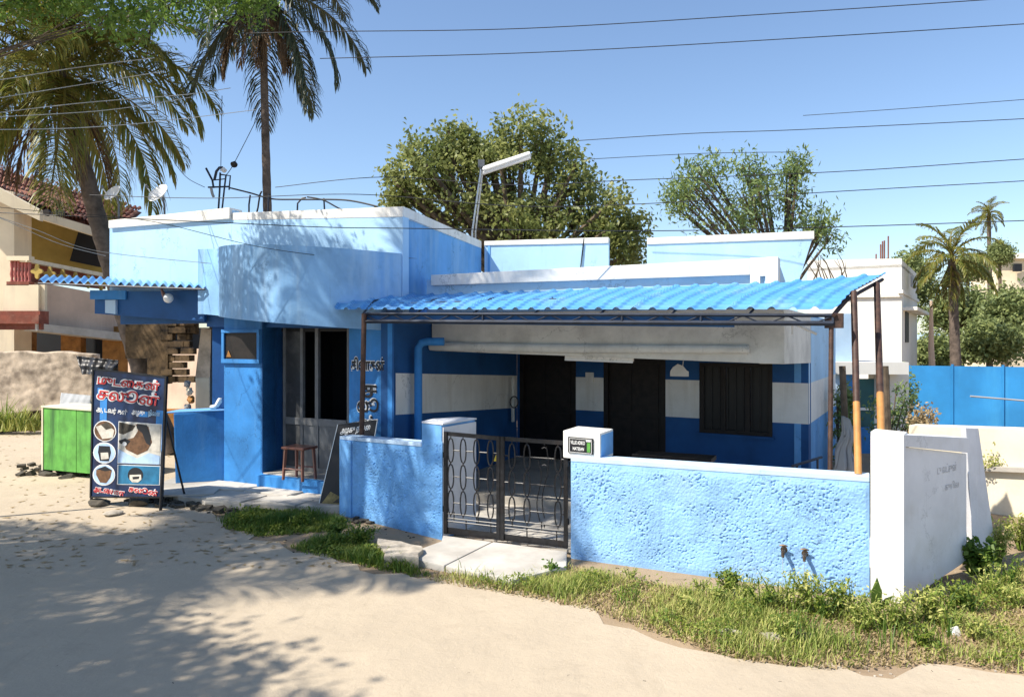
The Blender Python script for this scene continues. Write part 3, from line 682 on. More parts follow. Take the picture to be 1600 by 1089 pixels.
part(MB().wall(A_ - dd * .03, B_ + dd * .03, (wz0 - .035, wz0 - .002), (wz0 - .035, wz0 - .002), .05, front=.05), 'window_sill', M_deep)
# right side of the house
SR = Vector((6.15, 14.0)); s_off = Vector((0.004, 0.002))
part(MB().wall(BW2 + s_off, SR, (0.0, 2.6), (0.0, 2.6), 0.2), 'right_side_wall', M_mid)
part(MB().wall(BW2 + s_off, SR, (1.0, 1.6), (1.0, 1.6), 0.02, front=.004), 'white_band', M_white)
part(MB().wall(BW2 + s_off, SR, (1.6, 2.58), (1.6, 2.58), 0.02, front=.004), 'skylit_pale_band', M_pale)  # sky light on this side is put into lighter blues than the porch
part(MB().prism([(BW1.x - .3, BW1.y + .2, 2.45), (BW2.x, BW2.y + .2, 2.45), (SR.x, SR.y, 2.45), (1.2, 16.5, 2.45), (-.3, 16.5, 2.45)], (0, 0, .14)), 'roof_slab', M_conc)
# downpipe beside the porch
q = sw(640) + Vector((.12, -.02))
part(MB().tube([(q.x, q.y, 0.1), (q.x, q.y, 2.12), (q.x + .04, q.y + .02, 2.19), (q.x + .12, q.y + .04, 2.21), (q.x + .35, q.y + .02, 2.21)], .055, 12), 'downpipe', M_fac)
# small blue counter wall left of the shop
t = thing('counter_wall', (-4.9, 10.9, 0), 'low blue painted counter wall at the left end of the shop', 'low wall')
c0, c1 = G(274, 755, .10), G(358, 750, .10)
mb = MB().add([(c0.x, c0.y, .09), (c1.x + .05, c1.y, .09), (c1.x + .05, c1.y + .45, .09), (c0.x - .1, c0.y + .5, .09), (c0.x - .03, c0.y, 1.14), (c1.x - .02, c1.y, 1.16), (c1.x - .02, c1.y + .45, 1.16), (c0.x - .15, c0.y + .5, 1.14)],
              [(0, 1, 5, 4), (1, 2, 6, 5), (2, 3, 7, 6), (3, 0, 4, 7), (4, 5, 6, 7), (0, 3, 2, 1)])
mb.build('wall', M_fac, t, bevel=0.02)
MB().prism([(c0.x - .16, c0.y - .02, 1.142), (c1.x + .0, c1.y - .02, 1.162), (c1.x + .0, c1.y + .47, 1.162), (c0.x - .17, c0.y + .52, 1.142)], (0, 0, .015)).build('top', M_mid, t)
bq = U(338, 637, c1.y + .1)
t = thing('plastic_bottle', (bq.x, bq.y, 1.18), 'white plastic bottle lying tilted on the blue counter wall', 'bottle')
MB().tube([(bq.x - .09, bq.y, 1.20), (bq.x - .02, bq.y, 1.21), (bq.x + .0, bq.y, 1.23)], [.03, .035, .028], 8).build('body', M_white, t)
MB().tube([(bq.x, bq.y, 1.22), (bq.x + .05, bq.y, 1.30), (bq.x + .06, bq.y, 1.34)], [.035, .042, .025], 8).build('cap', M_white, t)

# concrete platform before the shop
M_plat = M_conc
plat = [(-5.05, 10.35), (-4.4, 9.95), (-3.85, 9.66), (-3.3, 9.58), (-2.6, 9.5), (-2.2, 9.48), (-1.5, 9.9), (-4.2, 11.3), (-5.3, 11.6)]
t = thing('platform', (-3.6, 10.2, 0), 'broken grey concrete platform in front of the shop', 'platform')
pl = ragged(plat, 0.03, 0.18, 5)
MB().prism([(p[0], p[1], 0) for p in pl], (0, 0, .10)).build('slab', M_conc, t, bevel=0.012)
rr = random.Random(4)
slabs = [((-4.55, 10.35), (.8, .55), .2), ((-3.75, 9.98), (.7, .5), -.4), ((-3.0, 9.78), (.7, .42), -.45), ((-4.1, 10.75), (.85, .5), -.3), ((-3.3, 10.35), (.8, .45), -.45), ((-2.6, 9.98), (.62, .4), -.5)]
for (cx, cy), (sx, sy), rz in slabs:
    pts = ragged([(cx - sx / 2, cy - sy / 2), (cx + sx / 2, cy - sy / 2), (cx + sx / 2, cy + sy / 2), (cx - sx / 2, cy + sy / 2)], 0.02, 0.15, rr.randint(0, 99))
    Rz = Matrix.Rotation(rz, 2); c_ = Vector((cx, cy)); pts = [c_ + Rz @ (p - c_) for p in pts]
    MB().prism([(p.x, p.y, .095) for p in pts], (0, 0, rr.uniform(.02, .035))).build('broken_slab', M_concl, t, bevel=0.006)

# yard floor and apron
yard = sheet('yard_floor', [(-.5, 8.3), (.6, 7.7), (3.2, 6.5), (3.9, 7.2), (4.5, 9.0), (3.3, 8.9), (-1.2, 10.8), (-1.6, 9.6)], 0.03, M_concl, thick=.03)
t = thing('entrance_slab', (-.3, 7.6, 0), 'pale concrete entrance slab before the black gate', 'concrete slab')
ap = [G(627, 868, .07), G(690, 845, .07), (-.764, 8.14), (.56, 7.52), G(885, 884, .07), G(800, 906, .07)]
pA, pB = Vector(ap[2][:2]).lerp(Vector(ap[3][:2]), .42), Vector(ap[0][:2]).lerp(Vector(ap[5][:2]), .42)
MB().prism([(*ap[0][:2], 0), (*(pB - Vector((.008, 0))), 0), (*(pA - Vector((.008, 0))), 0), (*ap[2][:2], 0), (*ap[1][:2], 0)][::-1], (0, 0, .07)).build('slab', M_concl, t, bevel=0.012)
MB().prism([(*(pB + Vector((.008, 0))), 0), (*ap[5][:2], 0), (*ap[4][:2], 0), (*ap[3][:2], 0), (*(pA + Vector((.008, 0))), 0)], (0, 0, .068)).build('slab', M_concl, t, bevel=0.012)
s_ = [G(590, 840, .12), G(660, 852, .12), G(655, 870, .12), G(600, 868, .12)]
t = thing('kerb_block', s_[0], 'worn tan concrete block at the foot of the left boundary wall', 'concrete block')
MB().prism([(p.x, p.y, 0) for p in ragged(s_[::-1], .015, .12, 8) for p in [Vector((p[0], p[1]))]], (0, 0, .12)).build('block', M_stonel, t, bevel=.012)

# ------------------------------------------------------------------ rough cast boundary walls
def rough_face(A, B, z0a, z1a, z0b, z1b, amp, m, parent, seed, step=0.005, relief=1.0):
    A = Vector(A); B = Vector(B); L_ = (B - A).length; d = (B - A).normalized(); n = Vector((d.y, -d.x));  n = n if n.y < 0 else -n
    nx = int(L_ / step); ny = int(max(z1a - z0a, z1b - z0b) / step); r = np.random.default_rng(seed)
    h = vnoise(nx, ny, 1.5, r) * .30 + vnoise(nx, ny, 2.8, r) * .42 + vnoise(nx, ny, 6.0, r) * .16 + vnoise(nx, ny, 30.0, r) * .25
    lump = np.clip((vnoise(nx, ny, 3.4, r) - .62) * 3, 0, 1); pit = np.clip((vnoise(nx, ny, 3.0, r) - .72) * 6, 0, 1) * np.clip(vnoise(nx, ny, 30, r) * 2.4 - .5, 0, 1.3)
    h = (h + lump * .35 - pit * 1.2 * relief) * amp
    big = (vnoise(nx, ny, 60.0, r) - .5) * .012
    u = np.linspace(0, 1, nx); v = np.linspace(0, 1, ny)
    mask = np.clip(np.minimum(np.minimum(u, 1 - u)[:, None] * L_ / .03, np.minimum(v, 1 - v)[None, :] * (z1a - z0a) / .06), 0, 1)
    h = (h + big) * mask
    U_, V_ = np.meshgrid(u, v, indexing='ij')
    X = A.x + (B.x - A.x) * U_ + n.x * h; Y = A.y + (B.y - A.y) * U_ + n.y * h
    Z = (z0a + (z0b - z0a) * U_) * (1 - V_) + (z1a + (z1b - z1a) * U_) * V_
    P = np.stack([X, Y, Z], -1).reshape(-1, 3); idx = np.arange(nx * ny).reshape(nx, ny)
    Fq = np.stack([idx[:-1, :-1], idx[1:, :-1], idx[1:, 1:], idx[:-1, 1:]], -1).reshape(-1, 4)
    return np_mesh('rough_render', P, Fq, m, parent, None, None, WLOC[parent.name], True)

t = BR = thing('boundary_wall', (1.8, 7.0, 0), 'pale blue rough cast boundary wall right of the gate with two taps', 'wall')
W0, W1 = Vector((.60, 7.50)), Vector((3.075, 6.33)); ztl, ztr = ZY(713, W0.y), ZY(744, W1.y)
MB().wall(W0, W1, (0, ztl - .02), (0, ztr - .02), .16, front=-.012).build('core', M_bound, t)
rough_face(W0, W1, 0.0, ztl - .05, 0.0, ztr - .05, .0095, M_bound, t, 5)
MB().wall(W0, W1, (ztl - .05, ztl), (ztr - .05, ztr), .20, front=.006).build('smooth_coping', M_mid and mat('pale_coping', (0.50, 0.66, 0.84), 0.7, 0.06, 4, 0.15, 60), t, bevel=.008)
# name plate block
n0 = Vector((.525, 7.575)); n1 = Vector((.885, 7.405)); nd = (n1 - n0).normalized(); nn = Vector((-nd.y, nd.x))
blk = MB().wall(n0, n1, (1.015, 1.295), (1.0, 1.285), .44).build('pillar_block', M_white, t, bevel=.014)
MB().wall(n1 + Vector((.0145, .03)), n1 + Vector((.0145, .03)) + nn * .4, (1.03, 1.262), (1.03, 1.262), .012).build('side_paint', M_mid, t)
a_ = n0 + nd * .06; b_ = n0 + nd * .33
fr2 = MB().wall(a_, b_, (1.075, 1.235), (1.068, 1.228), .01, front=.014).build('name_plate', M_txtk, t, bevel=.002)
for z_ in (1.083, 1.222):
    MB().wall(a_ + nd * .015, b_ - nd * .015, (z_ - .002, z_ + .002), (z_ - .008, z_ - .004), .004, front=.017).build('plate_line', M_txtw, fr2)
for s_ in (.015, .251):
    MB().wall(a_ + nd * s_, a_ + nd * (s_ + .004), (1.083, 1.222), (1.08, 1.216), .004, front=.017).build('plate_line', M_txtw, fr2)
tp = a_ + nd * .03 - nn * .018
text_mesh('plate_text', 'VILLIE ADIKO', M_txtw, fr2, (tp.x, tp.y, 1.165), (nd.x, nd.y, -.02), .052, .001, fit=.155)
text_mesh('plate_text', 'NATESAN', M_txtw, fr2, (tp.x + .02, tp.y - .01, 1.105), (nd.x, nd.y, -.02), .046, .001, fit=.12)
gp = a_ + nd * .205 - nn * .017
MB().wall(gp, gp + nd * .035, (1.09, 1.185), (1.09, 1.185), .002).build('plate_emblem', M_green, fr2)
MB().wall(gp - nd * .01, gp + nd * .04, (1.195, 1.212), (1.195, 1.21), .002).build('plate_emblem', M_txtw, fr2)

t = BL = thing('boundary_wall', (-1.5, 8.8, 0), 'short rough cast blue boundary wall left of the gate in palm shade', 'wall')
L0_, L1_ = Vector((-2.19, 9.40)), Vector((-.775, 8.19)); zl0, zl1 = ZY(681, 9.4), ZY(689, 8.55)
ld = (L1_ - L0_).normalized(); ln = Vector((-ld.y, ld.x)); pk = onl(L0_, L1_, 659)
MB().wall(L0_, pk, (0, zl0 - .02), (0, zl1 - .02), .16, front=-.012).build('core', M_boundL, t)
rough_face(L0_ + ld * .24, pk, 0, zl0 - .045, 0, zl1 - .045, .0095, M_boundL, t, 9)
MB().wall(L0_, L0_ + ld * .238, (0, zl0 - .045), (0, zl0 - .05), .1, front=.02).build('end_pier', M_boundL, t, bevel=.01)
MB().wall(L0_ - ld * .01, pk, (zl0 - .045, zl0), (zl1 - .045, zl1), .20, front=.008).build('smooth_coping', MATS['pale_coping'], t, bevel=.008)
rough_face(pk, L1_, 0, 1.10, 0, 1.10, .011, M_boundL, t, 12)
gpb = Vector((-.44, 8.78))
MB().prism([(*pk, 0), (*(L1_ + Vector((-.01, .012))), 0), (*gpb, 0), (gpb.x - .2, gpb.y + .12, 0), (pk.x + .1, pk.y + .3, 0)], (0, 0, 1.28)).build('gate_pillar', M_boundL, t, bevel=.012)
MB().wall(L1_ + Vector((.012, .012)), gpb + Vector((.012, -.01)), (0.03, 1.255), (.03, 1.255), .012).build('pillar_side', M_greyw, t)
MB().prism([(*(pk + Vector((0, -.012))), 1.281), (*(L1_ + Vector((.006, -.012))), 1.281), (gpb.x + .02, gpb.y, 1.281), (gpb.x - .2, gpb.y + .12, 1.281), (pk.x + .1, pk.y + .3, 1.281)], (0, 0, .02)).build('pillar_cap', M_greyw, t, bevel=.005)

# ------------------------------------------------------------------ gate, two leaves
def gate_leaf(A, B, label, ztA, ztB, odd):
    A = Vector(A); B = Vector(B); d = (B - A).normalized(); w = (B - A).length
    t = thing('gate_leaf', (A.x, A.y, .06), label, 'gate', 'leaves of the black iron gate')
    def P(s, z, off=0): q = A + d * s; return (q.x + d.y * off, q.y - d.x * off, z)
    zb = .075; zt = lambda s: ztA + (ztB - ztA) * s / w
    mb = MB()
    for s in (.02, w - .02): mb.box(P(s, (zb + zt(s)) / 2), (.04, .03, zt(s) - zb), math.atan2(d.y, d.x))
    mb.wall(A + d * .04, A + d * (w - .04), (zt(0) - .045, zt(0) - .003), (zt(w) - .045, zt(w) - .003), .03, front=.0)
    mb.wall(A + d * .04, A + d * (w - .04), (zb, zb + .07), (zb, zb + .07), .012, front=.0)
    mb.build('frame', M_black, t)
    H_ = zt(0) - zb; rows = [zb + H_ * q for q in (.82, .565, .31)]; rh = H_ * .118; ncol = 4
    xs = [w * q for q in ((.12, .345, .585, .83) if not odd else (.17, .40, .66, .86))]
    for r_, zc in enumerate(rows):
        for c_, s in enumerate(xs):
            if odd and c_ == 2: continue
            pts = [P(s + .036 * math.copysign(abs(math.cos(a)) ** .8, math.cos(a)), zc + rh * math.sin(a)) for a in np.linspace(0, 2 * math.pi, 17)[:-1]]
            MB().loop(pts, .0085, 5).build('oval_ring', M_black, t)
            if r_ < 2: MB().tube([P(s, zc - rh), P(s, rows[r_ + 1] + rh)], .008, 5).build('link', M_black, t)
        e = [.04] + sum([[s - .036, s + .036] for c_, s in enumerate(xs) if not (odd and c_ == 2)], []) + [w - .04]
        for k in range(0, len(e), 2): MB().tube([P(e[k], zc), P(e[k + 1], zc)], .0075, 5).build('cross_bar', M_black, t)
    if odd:
        s = xs[2]
        for (dx, za, dx2, z2) in ((-.07, rows[0] - .02, -.05, rows[2] - .1), (.02, rows[0] + .12, .0, rows[2] - .06)):
            pts = [P(s + dx + (dx2 - dx) * k / 10 + .03 * math.sin(k * .63), za + (z2 - za) * k / 10) for k in range(11)]
            MB().tube(pts, .006, 5).build('scroll', M_black, t)
        for zc in (rows[0] + .1, rows[0] - .08, rows[1] - .14):
            MB().tube([P(s - .03, zc), P(s, zc + .012), P(s + .03, zc)], .006, 5).build('scroll', M_black, t)
    zl = zb + H_ * .155
    for q in (.055 + .07, .155, .20):
        MB().tube([P(.04, zb + H_ * q), P(w - .04, zb + H_ * q)], .0075, 5).build('lower_bar', M_black, t)
    for k, q in enumerate((.18, .40, .62, .84)):
        MB().tube([P(w * q, zb + H_ * (.06 if k % 2 else .14)), P(w * q, zb + H_ * (.155 if k % 2 else .22))], .0075, 5).build('stub', M_black, t)
    for s in xs: MB().tube([P(s, zt(s) - .045), P(s, rows[0] + rh)], .006, 5).build('top_stub', M_black, t)
    for s in xs: MB().tube([P(s, rows[2] - rh), P(s, rows[2] - rh - .035)], [.008, .003], 5).build('spike', M_black, t)
    hs = .0 if not odd else w
    for z_ in (.35, .95): MB().tube([P(hs, z_ - .03), P(hs, z_ + .03)], .018, 8).build('hinge', M_black, t)
    return t
GA, GB = Vector((-.755, 8.20)), Vector((.575, 7.60)); gm = GA.lerp(GB, .475)
gate_leaf(GA, gm - (GB - GA).normalized() * .004, 'left leaf of the black iron gate beside the grey pillar face', ZY(674, GA.y), 1.19, False)
gate_leaf(gm + (GB - GA).normalized() * .004, GB, 'right leaf of the black iron gate next to the name plate block', 1.19, ZY(689, GB.y), True)
yq = U(776, 716, gm.y + .05)
t = MB().prism([(yq.x - .03, yq.y, yq.z - .03), (yq.x + .02, yq.y, yq.z - .035), (yq.x + .03, yq.y, yq.z + .02), (yq.x - .01, yq.y, yq.z + .035)], (0, .02, 0)).build('padlock_tag', mat('yellow_plastic', (.7, .55, .05), .4, .05, 5, 0), offset=yq)
tag(t, 'small yellow tag tied to the left gate leaf', 'tag')

# ------------------------------------------------------------------ white end wall on the right
t = thing('end_wall', (3.7, 6.6, 0), 'white end wall with a recessed grey panel at the right of the plot', 'wall')
E0, E1, E2 = W1 + Vector((.004, -.006)), Vector((3.29, 6.18)), Vector((4.26, 6.86))
ze0, ze1, ze2 = ZY(674, E0.y), ZY(679, E1.y), ZY(684, E2.y)
MB().wall(E0, E1, (0, ze0), (0, ze1), .25).build('corner_pier', M_white, t, bevel=.012)
ed = (E2 - E1).normalized(); en = Vector((-ed.y, ed.x))
MB().wall(E1, E2, (ze1 - .10, ze1), (ze2 - .14, ze2), .2, front=0.0).build('head_band', M_greyw, t, bevel=.004)
MB().wall(E1 + ed * .0, E1 + ed * .03, (0, ze1 - .10), (0, ze1 - .102), .2).build('jamb', M_greyw, t)
MB().wall(E1 + ed * .034, E2, (0.0, ze1 - .107), (0.16, ze2 - .15), .16, front=-.022).build('recessed_panel', M_greyw, t, bevel=.004)
tq = E1 + ed * .68 - en * -.02
def onE(px, py):
    q = onl(E1, E2, px); q = q + en * .0195; return Vector((q.x, q.y, ZY(py, q.y)))
text_mesh('faded_writing', 'டு லட்சுன்', M_txtg, t, onE(1468, 741), (ed.x, ed.y, 0), .10, 0.0, fit=.36)
text_mesh('faded_writing', 'குயில', M_txtg, t, onE(1480, 766), (ed.x, ed.y, 0), .085, 0.0, fit=.26)
t = thing('leaning_slab', (4.4, 7.3, 0), 'tall tapered grey slab leaning at the far end of the white wall', 'concrete slab')
q = [U(1509, 668, 7.15), U(1529, 669, 7.25), U(1558, 872, 7.35), U(1524, 915, 7.1)]
MB().prism([Vector(q[3]) , Vector(q[2]), Vector(q[1]), Vector(q[0])], (.03, .14, 0)).build('slab', M_greyw, t, bevel=.008)

# ------------------------------------------------------------------ canopy
t = CAN = thing('porch_canopy', (.5, 8, 2.5), 'blue tile profiled metal canopy over the porch front on brown posts', 'canopy')
CFL, CFR, CBL, CBR = Vector((-2.28, 9.40, 2.60)), Vector((3.07, 6.95, 2.49)), Vector((-2.22, 9.98, 2.83)), Vector((4.25, 8.35, 2.96))
BKS = [(0, Vector((-2.22, 9.98, 2.80))), (.11, Vector((-1.52, 10.02, 2.83))), (.17, Vector((-1.12, 10.46, 2.85))), (.84, Vector((3.12, 8.56, 2.87))), (1.001, Vector((4.25, 8.35, 2.95)))]
def back_pt(s):
    s = min(max(s, 0), 1)
    for (a_, p_), (b_, q_) in zip(BKS, BKS[1:]):
        if s <= b_: return p_.lerp(q_, (s - a_) / (b_ - a_))
def canopy_pt(s, v):
    f0 = CFL.lerp(CFR, s); b0 = back_pt(s); p = f0.lerp(b0, v)
    p.z = f0.z + (b0.z - f0.z) * (.82 * v + .18 * (1 - (1 - min(1, v / .35)) ** 2))          # eave curls down
    return p
NR = 30; sheets = 6; per = NR // sheets
def ribz(x):
    x = x % 1.0
    return 0.026 * (1 if .40 < x < .60 else max(0, 1 - min(abs(x - .40), abs(x - .60)) / .10))
for k in range(sheets):
    V = []; nu = per * 14 + 1; nv = 113
    for i in range(nu):
        s = (k * per + i / 14) / NR; rz_ = ribz(i / 14 + .5)
        for j in range(nv):
            v = j / (nv - 1); p = canopy_pt(s, v)
            wl_ = v * 13 % 1.0
            p.z += rz_ + 0.022 * (1 - wl_) + 0.002 * (k % 2)
            V.append(p)
    V = np.array([tuple(p) for p in V]); idx = np.arange(nu * nv).reshape(nu, nv)
    Fq = np.stack([idx[:-1, :-1], idx[1:, :-1], idx[1:, 1:], idx[:-1, 1:]], -1).reshape(-1, 4)
    o = np_mesh('roof_sheet', V, Fq, M_roof, CAN, None, None, WLOC[CAN.name], False)
    sm = o.modifiers.new('thick', 'SOLIDIFY'); sm.thickness = 0.004
# trusses and chords
ea, eb = Vector((-1.84, 9.13)), Vector((3.05, 6.99)); cd = (eb - ea).normalized(); ce = Vector((-cd.y, cd.x))
zc0, zc1 = 2.555, 2.455
def EP(s, dz=0, off=0.0):
    p = ea.lerp(eb, s) + ce * off; return Vector((p.x, p.y, zc0 + (zc1 - zc0) * s + dz))
MB().tube([EP(0, .0), EP(1, .0)], .018, 4).build('top_chord', M_frame, t)
MB().tube([EP(0, -.095), EP(1, -.075)], .024, 4).build('bottom_chord', M_frame, t)
for k in range(26):
    a_, b_ = k / 26, (k + 1) / 26
    MB().tube([EP(a_, -.09 if k % 2 else -.005), EP(b_, -.005 if k % 2 else -.09)], .007, 4).build('lattice_rod', M_frame, t)
for k in (0, 8, 16, 20, 26): MB().tube([EP(k / 26, 0), EP(k / 26, -.09)], .014, 4).build('lattice_post', M_frame, t)
for k in range(8):
    s = k / 7; p = EP(s, .012); sx = .08 + s * .9; b_ = canopy_pt(min(1, sx), .97); b_.z -= .03
    MB().tube([p, p.lerp(b_, .45) + Vector((0, 0, .07)), b_], .016, 4).build('rafter', M_frame, t)
MB().tube([canopy_pt(.02, .5) - Vector((0, 0, .03)), canopy_pt(.98, .5) - Vector((0, 0, .03))], .014, 4).build('purlin', M_frame, t)
re = [canopy_pt(.995, v) - Vector((0, 0, .035)) for v in (0, .25, .5, .75, 1)]
MB().tube(re, .022, 4).build('edge_rafter', M_steel, t)
MB().wall(EP(-.01, 0, .03), EP(.83, 0, .03), (2.44, 2.565), (2.352, 2.475), .012).build('back_strip', M_deep, t)
MB().box(tuple(Vector(re[0]) + Vector((.03, .06, -.05))), (.07, .16, .14), 1.0).build('corner_bracket', M_steel, t)
def post(xt, yt, xb, yb, Yt, Yb, zb=None, split=None, r=.02, lean=0):
    a_ = U(xt, yt, Yt); b_ = U(xb, yb, Yb)
    if zb is not None: b_.z = zb
    if split:
        s = (split - yt) / (yb - yt); m_ = a_.lerp(b_, s)
        o = MB().tube([m_, b_], r * 1.02, 10).build('post', M_ochre, t); o['label'] = 'ochre painted lower post length'
        MB().tube([a_, m_], r, 10).build('post', M_steel, t)
    else: MB().tube([a_, b_], r, 10).build('post', M_steel, t)
post(569, 490, 565, 679, 9.12, 9.12, r=.032)
post(1299, 494, 1297, 742, 7.05, 6.78, r=.022)
post(1334, 456, 1341, 742, 7.3, 6.44, split=637, r=.030)
post(1370, 444, 1377, 676, 8.0, 6.62, split=623, r=.032)
# ------------------------------------------------------------------ things in the porch
a_ = pb(676) - fn * .05; b_ = pb(1172) - fn * .05
rt = MB().tube([(a_.x, a_.y, ZY(541, a_.y)), (a_.lerp(b_, .5).x, a_.lerp(b_, .5).y, ZY(545, a_.lerp(b_, .5).y)), (b_.x, b_.y, ZY(546, b_.y))], [.062, .06, .05], 14).build('rolled_tarpaulin', M_grime, offset=(1, 9.4, 2))
tag(rt, 'long rolled off white tarpaulin tied along the porch beam', 'rolled tarpaulin')
t = thing('tube_light', (1.2, 9.6, 1.95), 'slim white tube light fixed under the porch beam', 'light')
a_, b_ = pb(878) + fn * .1, pb(985) + fn * .1
MB().wall(a_, b_, (ZY(561, a_.y), ZY(556, a_.y)), (ZY(565, b_.y), ZY(560, b_.y)), .05).build('batten', M_white, t)
MB().tube([(a_.x, a_.y, ZY(562, a_.y)), (b_.x, b_.y, ZY(566, b_.y))], .012, 8).build('tube', M_txtw, t)
t = thing('porch_lamp', (3.3, 8.6, 2.35), 'white tube lamp on a bracket at the right end of the porch beam', 'light')
q0, q1 = U(1238, 504, 8.65), U(1276, 522, 8.6)
MB().tube([q0, q1], .016, 8).build('tube', M_white, t); MB().tube([q0, q0 - Vector((0, 0, .14))], .01, 6).build('bracket', M_white, t)
q = bw(921); t = MB().box((q.x, q.y - .03, ZY(589, q.y)), (.14, .05, .16), -.55).build('switch_box', M_white, offset=(q.x, q.y, 1.6), bevel=.006); tag(t, 'small white switch box on the pillar between the porch doors', 'switch box')
q = bw(1061); t = thing('wall_ornament', (q.x, q.y - .05, 1.8), 'small silvery arched wall ornament left of the porch window', 'ornament')
z_ = ZY(588, q.y); pts = [(q.x + dx, q.y - .03 - dx * .6, z_ + dz) for dx, dz in ((-.13, 0), (-.13, .08), (-.09, .15), (-.02, .20), (.05, .17), (.10, .10), (.13, .08), (.13, 0))]
MB().prism(pts[::-1], (0, .025, 0)).build('plaque', M_alu, t)
MB().tube([(q.x + .05, q.y - .04, z_ + .17), (q.x + .06, q.y - .04, z_ + .25)], .008, 5).build('hook', M_alu, t)
q = sw(797) + Vector((.05, -.1)); t = thing('tap_pipe', (q.x, q.y, .8), 'thin pipe with a coiled hose at the back of the porch side wall', 'pipe')
MB().tube([(q.x, q.y, ZY(590, q.y)), (q.x, q.y, .8)], .03, 8).build('pipe', M_grime, t)
MB().loop([(q.x + .02 + .07 * math.cos(a), q.y - .06, 1.15 + .10 * math.sin(a)) for a in np.linspace(0, 6.28, 15)[:-1]], .012, 5).build('hose', M_black, t)
t = thing('hand_rail', (3.6, 8.2, 0), 'low dark handrail on the porch steps behind the boundary wall', 'railing')
a_, b_ = U(1238, 728, 8.2), U(1284, 714, 8.6)
MB().tube([a_, b_], .015, 6).build('rail', M_frame, t)
for s in (.15, .85): p = a_.lerp(b_, s); MB().tube([p, (p.x, p.y, .12)], .012, 6).build('baluster', M_frame, t)
MB().wall((2.6, 9.2), (3.6, 8.75), (.12, .3), (.12, .3), .6).build('porch_step', M_conc, H)
# wooden cot behind wall
t = thing('wooden_bench', (1.9, 8.6, .12), 'dark wooden bench standing on the porch behind the wall', 'bench')
a_, b_ = Vector((1.45, 8.9)), Vector((2.3, 8.5)); bd = (b_ - a_).normalized(); bn = Vector((-bd.y, bd.x))
MB().wall(a_, b_, (.80, .85), (.80, .85), .35).build('seat', M_wood, t)
for s in (.05, (b_ - a_).length - .1):
    for o_ in (.03, .28): p = a_ + bd * s + bn * o_; MB().box((p.x, p.y, .46), (.05, .05, .66), .1).build('leg', M_wood, t)
# white sack/cloth hanging at the right end
def cloth(name, corners, m, label, cat, nx=24, ny=30, amp=.05, seed=1):
    A_, B_, C_, D_ = [Vector(c) for c in corners]; V = []; rr = random.Random(seed); ph = [rr.uniform(0, 6) for _ in range(4)]
    for i in range(nx):
        for j in range(ny):
            u, v = i / (nx - 1), j / (ny - 1); p = A_.lerp(B_, u).lerp(D_.lerp(C_, u), v)
            w_ = amp * (math.sin(u * 14 + ph[0] + v * 2) * (.4 + v) + .5 * math.sin(u * 31 + v * 6 + ph[1]) + .4 * math.sin(v * 11 + ph[2]))
            V.append((p.x + w_ * .3, p.y - w_, p.z))
    V = np.array(V); idx = np.arange(nx * ny).reshape(nx, ny); Fq = np.stack([idx[:-1, :-1], idx[1:, :-1], idx[1:, 1:], idx[:-1, 1:]], -1).reshape(-1, 4)
    o = np_mesh(name, V, Fq, m, None, None, None, V.mean(0), True); s = o.modifiers.new('t', 'SOLIDIFY'); s.thickness = .006
    return tag(o, label, cat)
cloth('hanging_cloth', [U(1318, 650, 8.3), U(1328, 655, 8.2), U(1334, 738, 8.2), U(1300, 740, 8.4)], M_cloth, 'pale crumpled cloth hanging behind the canopy posts', 'cloth')

# ------------------------------------------------------------------ taps
for px, py, lb in ((1225, 858, 'left brass tap sticking out of the boundary wall'), (1258, 864, 'right brass tap sticking out of the boundary wall')):
    q = onl(W0, W1, px); z_ = ZY(py, q.y); wd = (W1 - W0).normalized(); wnn = Vector((wd.y, -wd.x)); wnn = wnn if wnn.y < 0 else -wnn
    P_ = lambda o_, dz, s_=0: (q.x + wnn.x * o_ + wd.x * s_, q.y + wnn.y * o_ + wd.y * s_, z_ + dz)
    t = thing('water_tap', (q.x, q.y, z_), lb, 'tap', 'taps on the boundary wall')
    mt = mat('tarnished_brass', (.13, .09, .06), .45, .25, 30, .1, 80, metal=.7)
    MB().tube([P_(-.01, 0), P_(.08, 0), P_(.105, -.01), P_(.115, -.045)], [.016, .018, .016, .012], 8).build('spout', mt, t)
    MB().tube([P_(.055, 0), P_(.055, .045)], .010, 8).build('stem', mt, t)
    MB().tube([P_(.055, .045, -.035), P_(.055, .05, 0), P_(.055, .045, .035)], [.006, .011, .006], 6).build('handle', mt, t)
    MB().tube([P_(-.002, 0), P_(.006, 0)], .03, 10).build('flange', mt, t)
    MB().tube([P_(.115, -.045), P_(.11, -.15), P_(.10, -.30)], .0025, 4).build('string', M_wirel, t)

# ------------------------------------------------------------------ signboard of the salon
t = SG = thing('signboard', (-5.2, 9.9, 0), 'tall navy signboard with red lettering and haircut pictures on short legs', 'signboard')
S_tl, S_tr, S_bl = U(147, 578, 10.05), U(258, 590, 9.72), U(143, 775, 9.93)
S_br = S_bl + (S_tr - S_tl) * .96 + (S_tl - S_bl) * .085
def SP(u, v, off=0.0):
    p = S_tl.lerp(S_tr, u).lerp(S_bl.lerp(S_br, u), v); return p + SN * off
SX = (S_tr - S_tl).normalized(); SN = SX.cross(S_tl - S_bl); SN = SN if SN.y < 0 else -SN; SN.normalize()
SUP = (S_tl - S_bl).normalized()
def quad(name, u0, v0, u1, v1, m, off=.004, par=SG, th=.004):
    MB().prism([SP(u0, v1, off), SP(u1, v1, off), SP(u1, v0, off), SP(u0, v0, off)], -SN * th).build(name, m, par)
def blob(name, pts, m, off, par=SG): MB().prism([SP(u, v, off) for u, v in pts], -SN * .002).build(name, m, par)
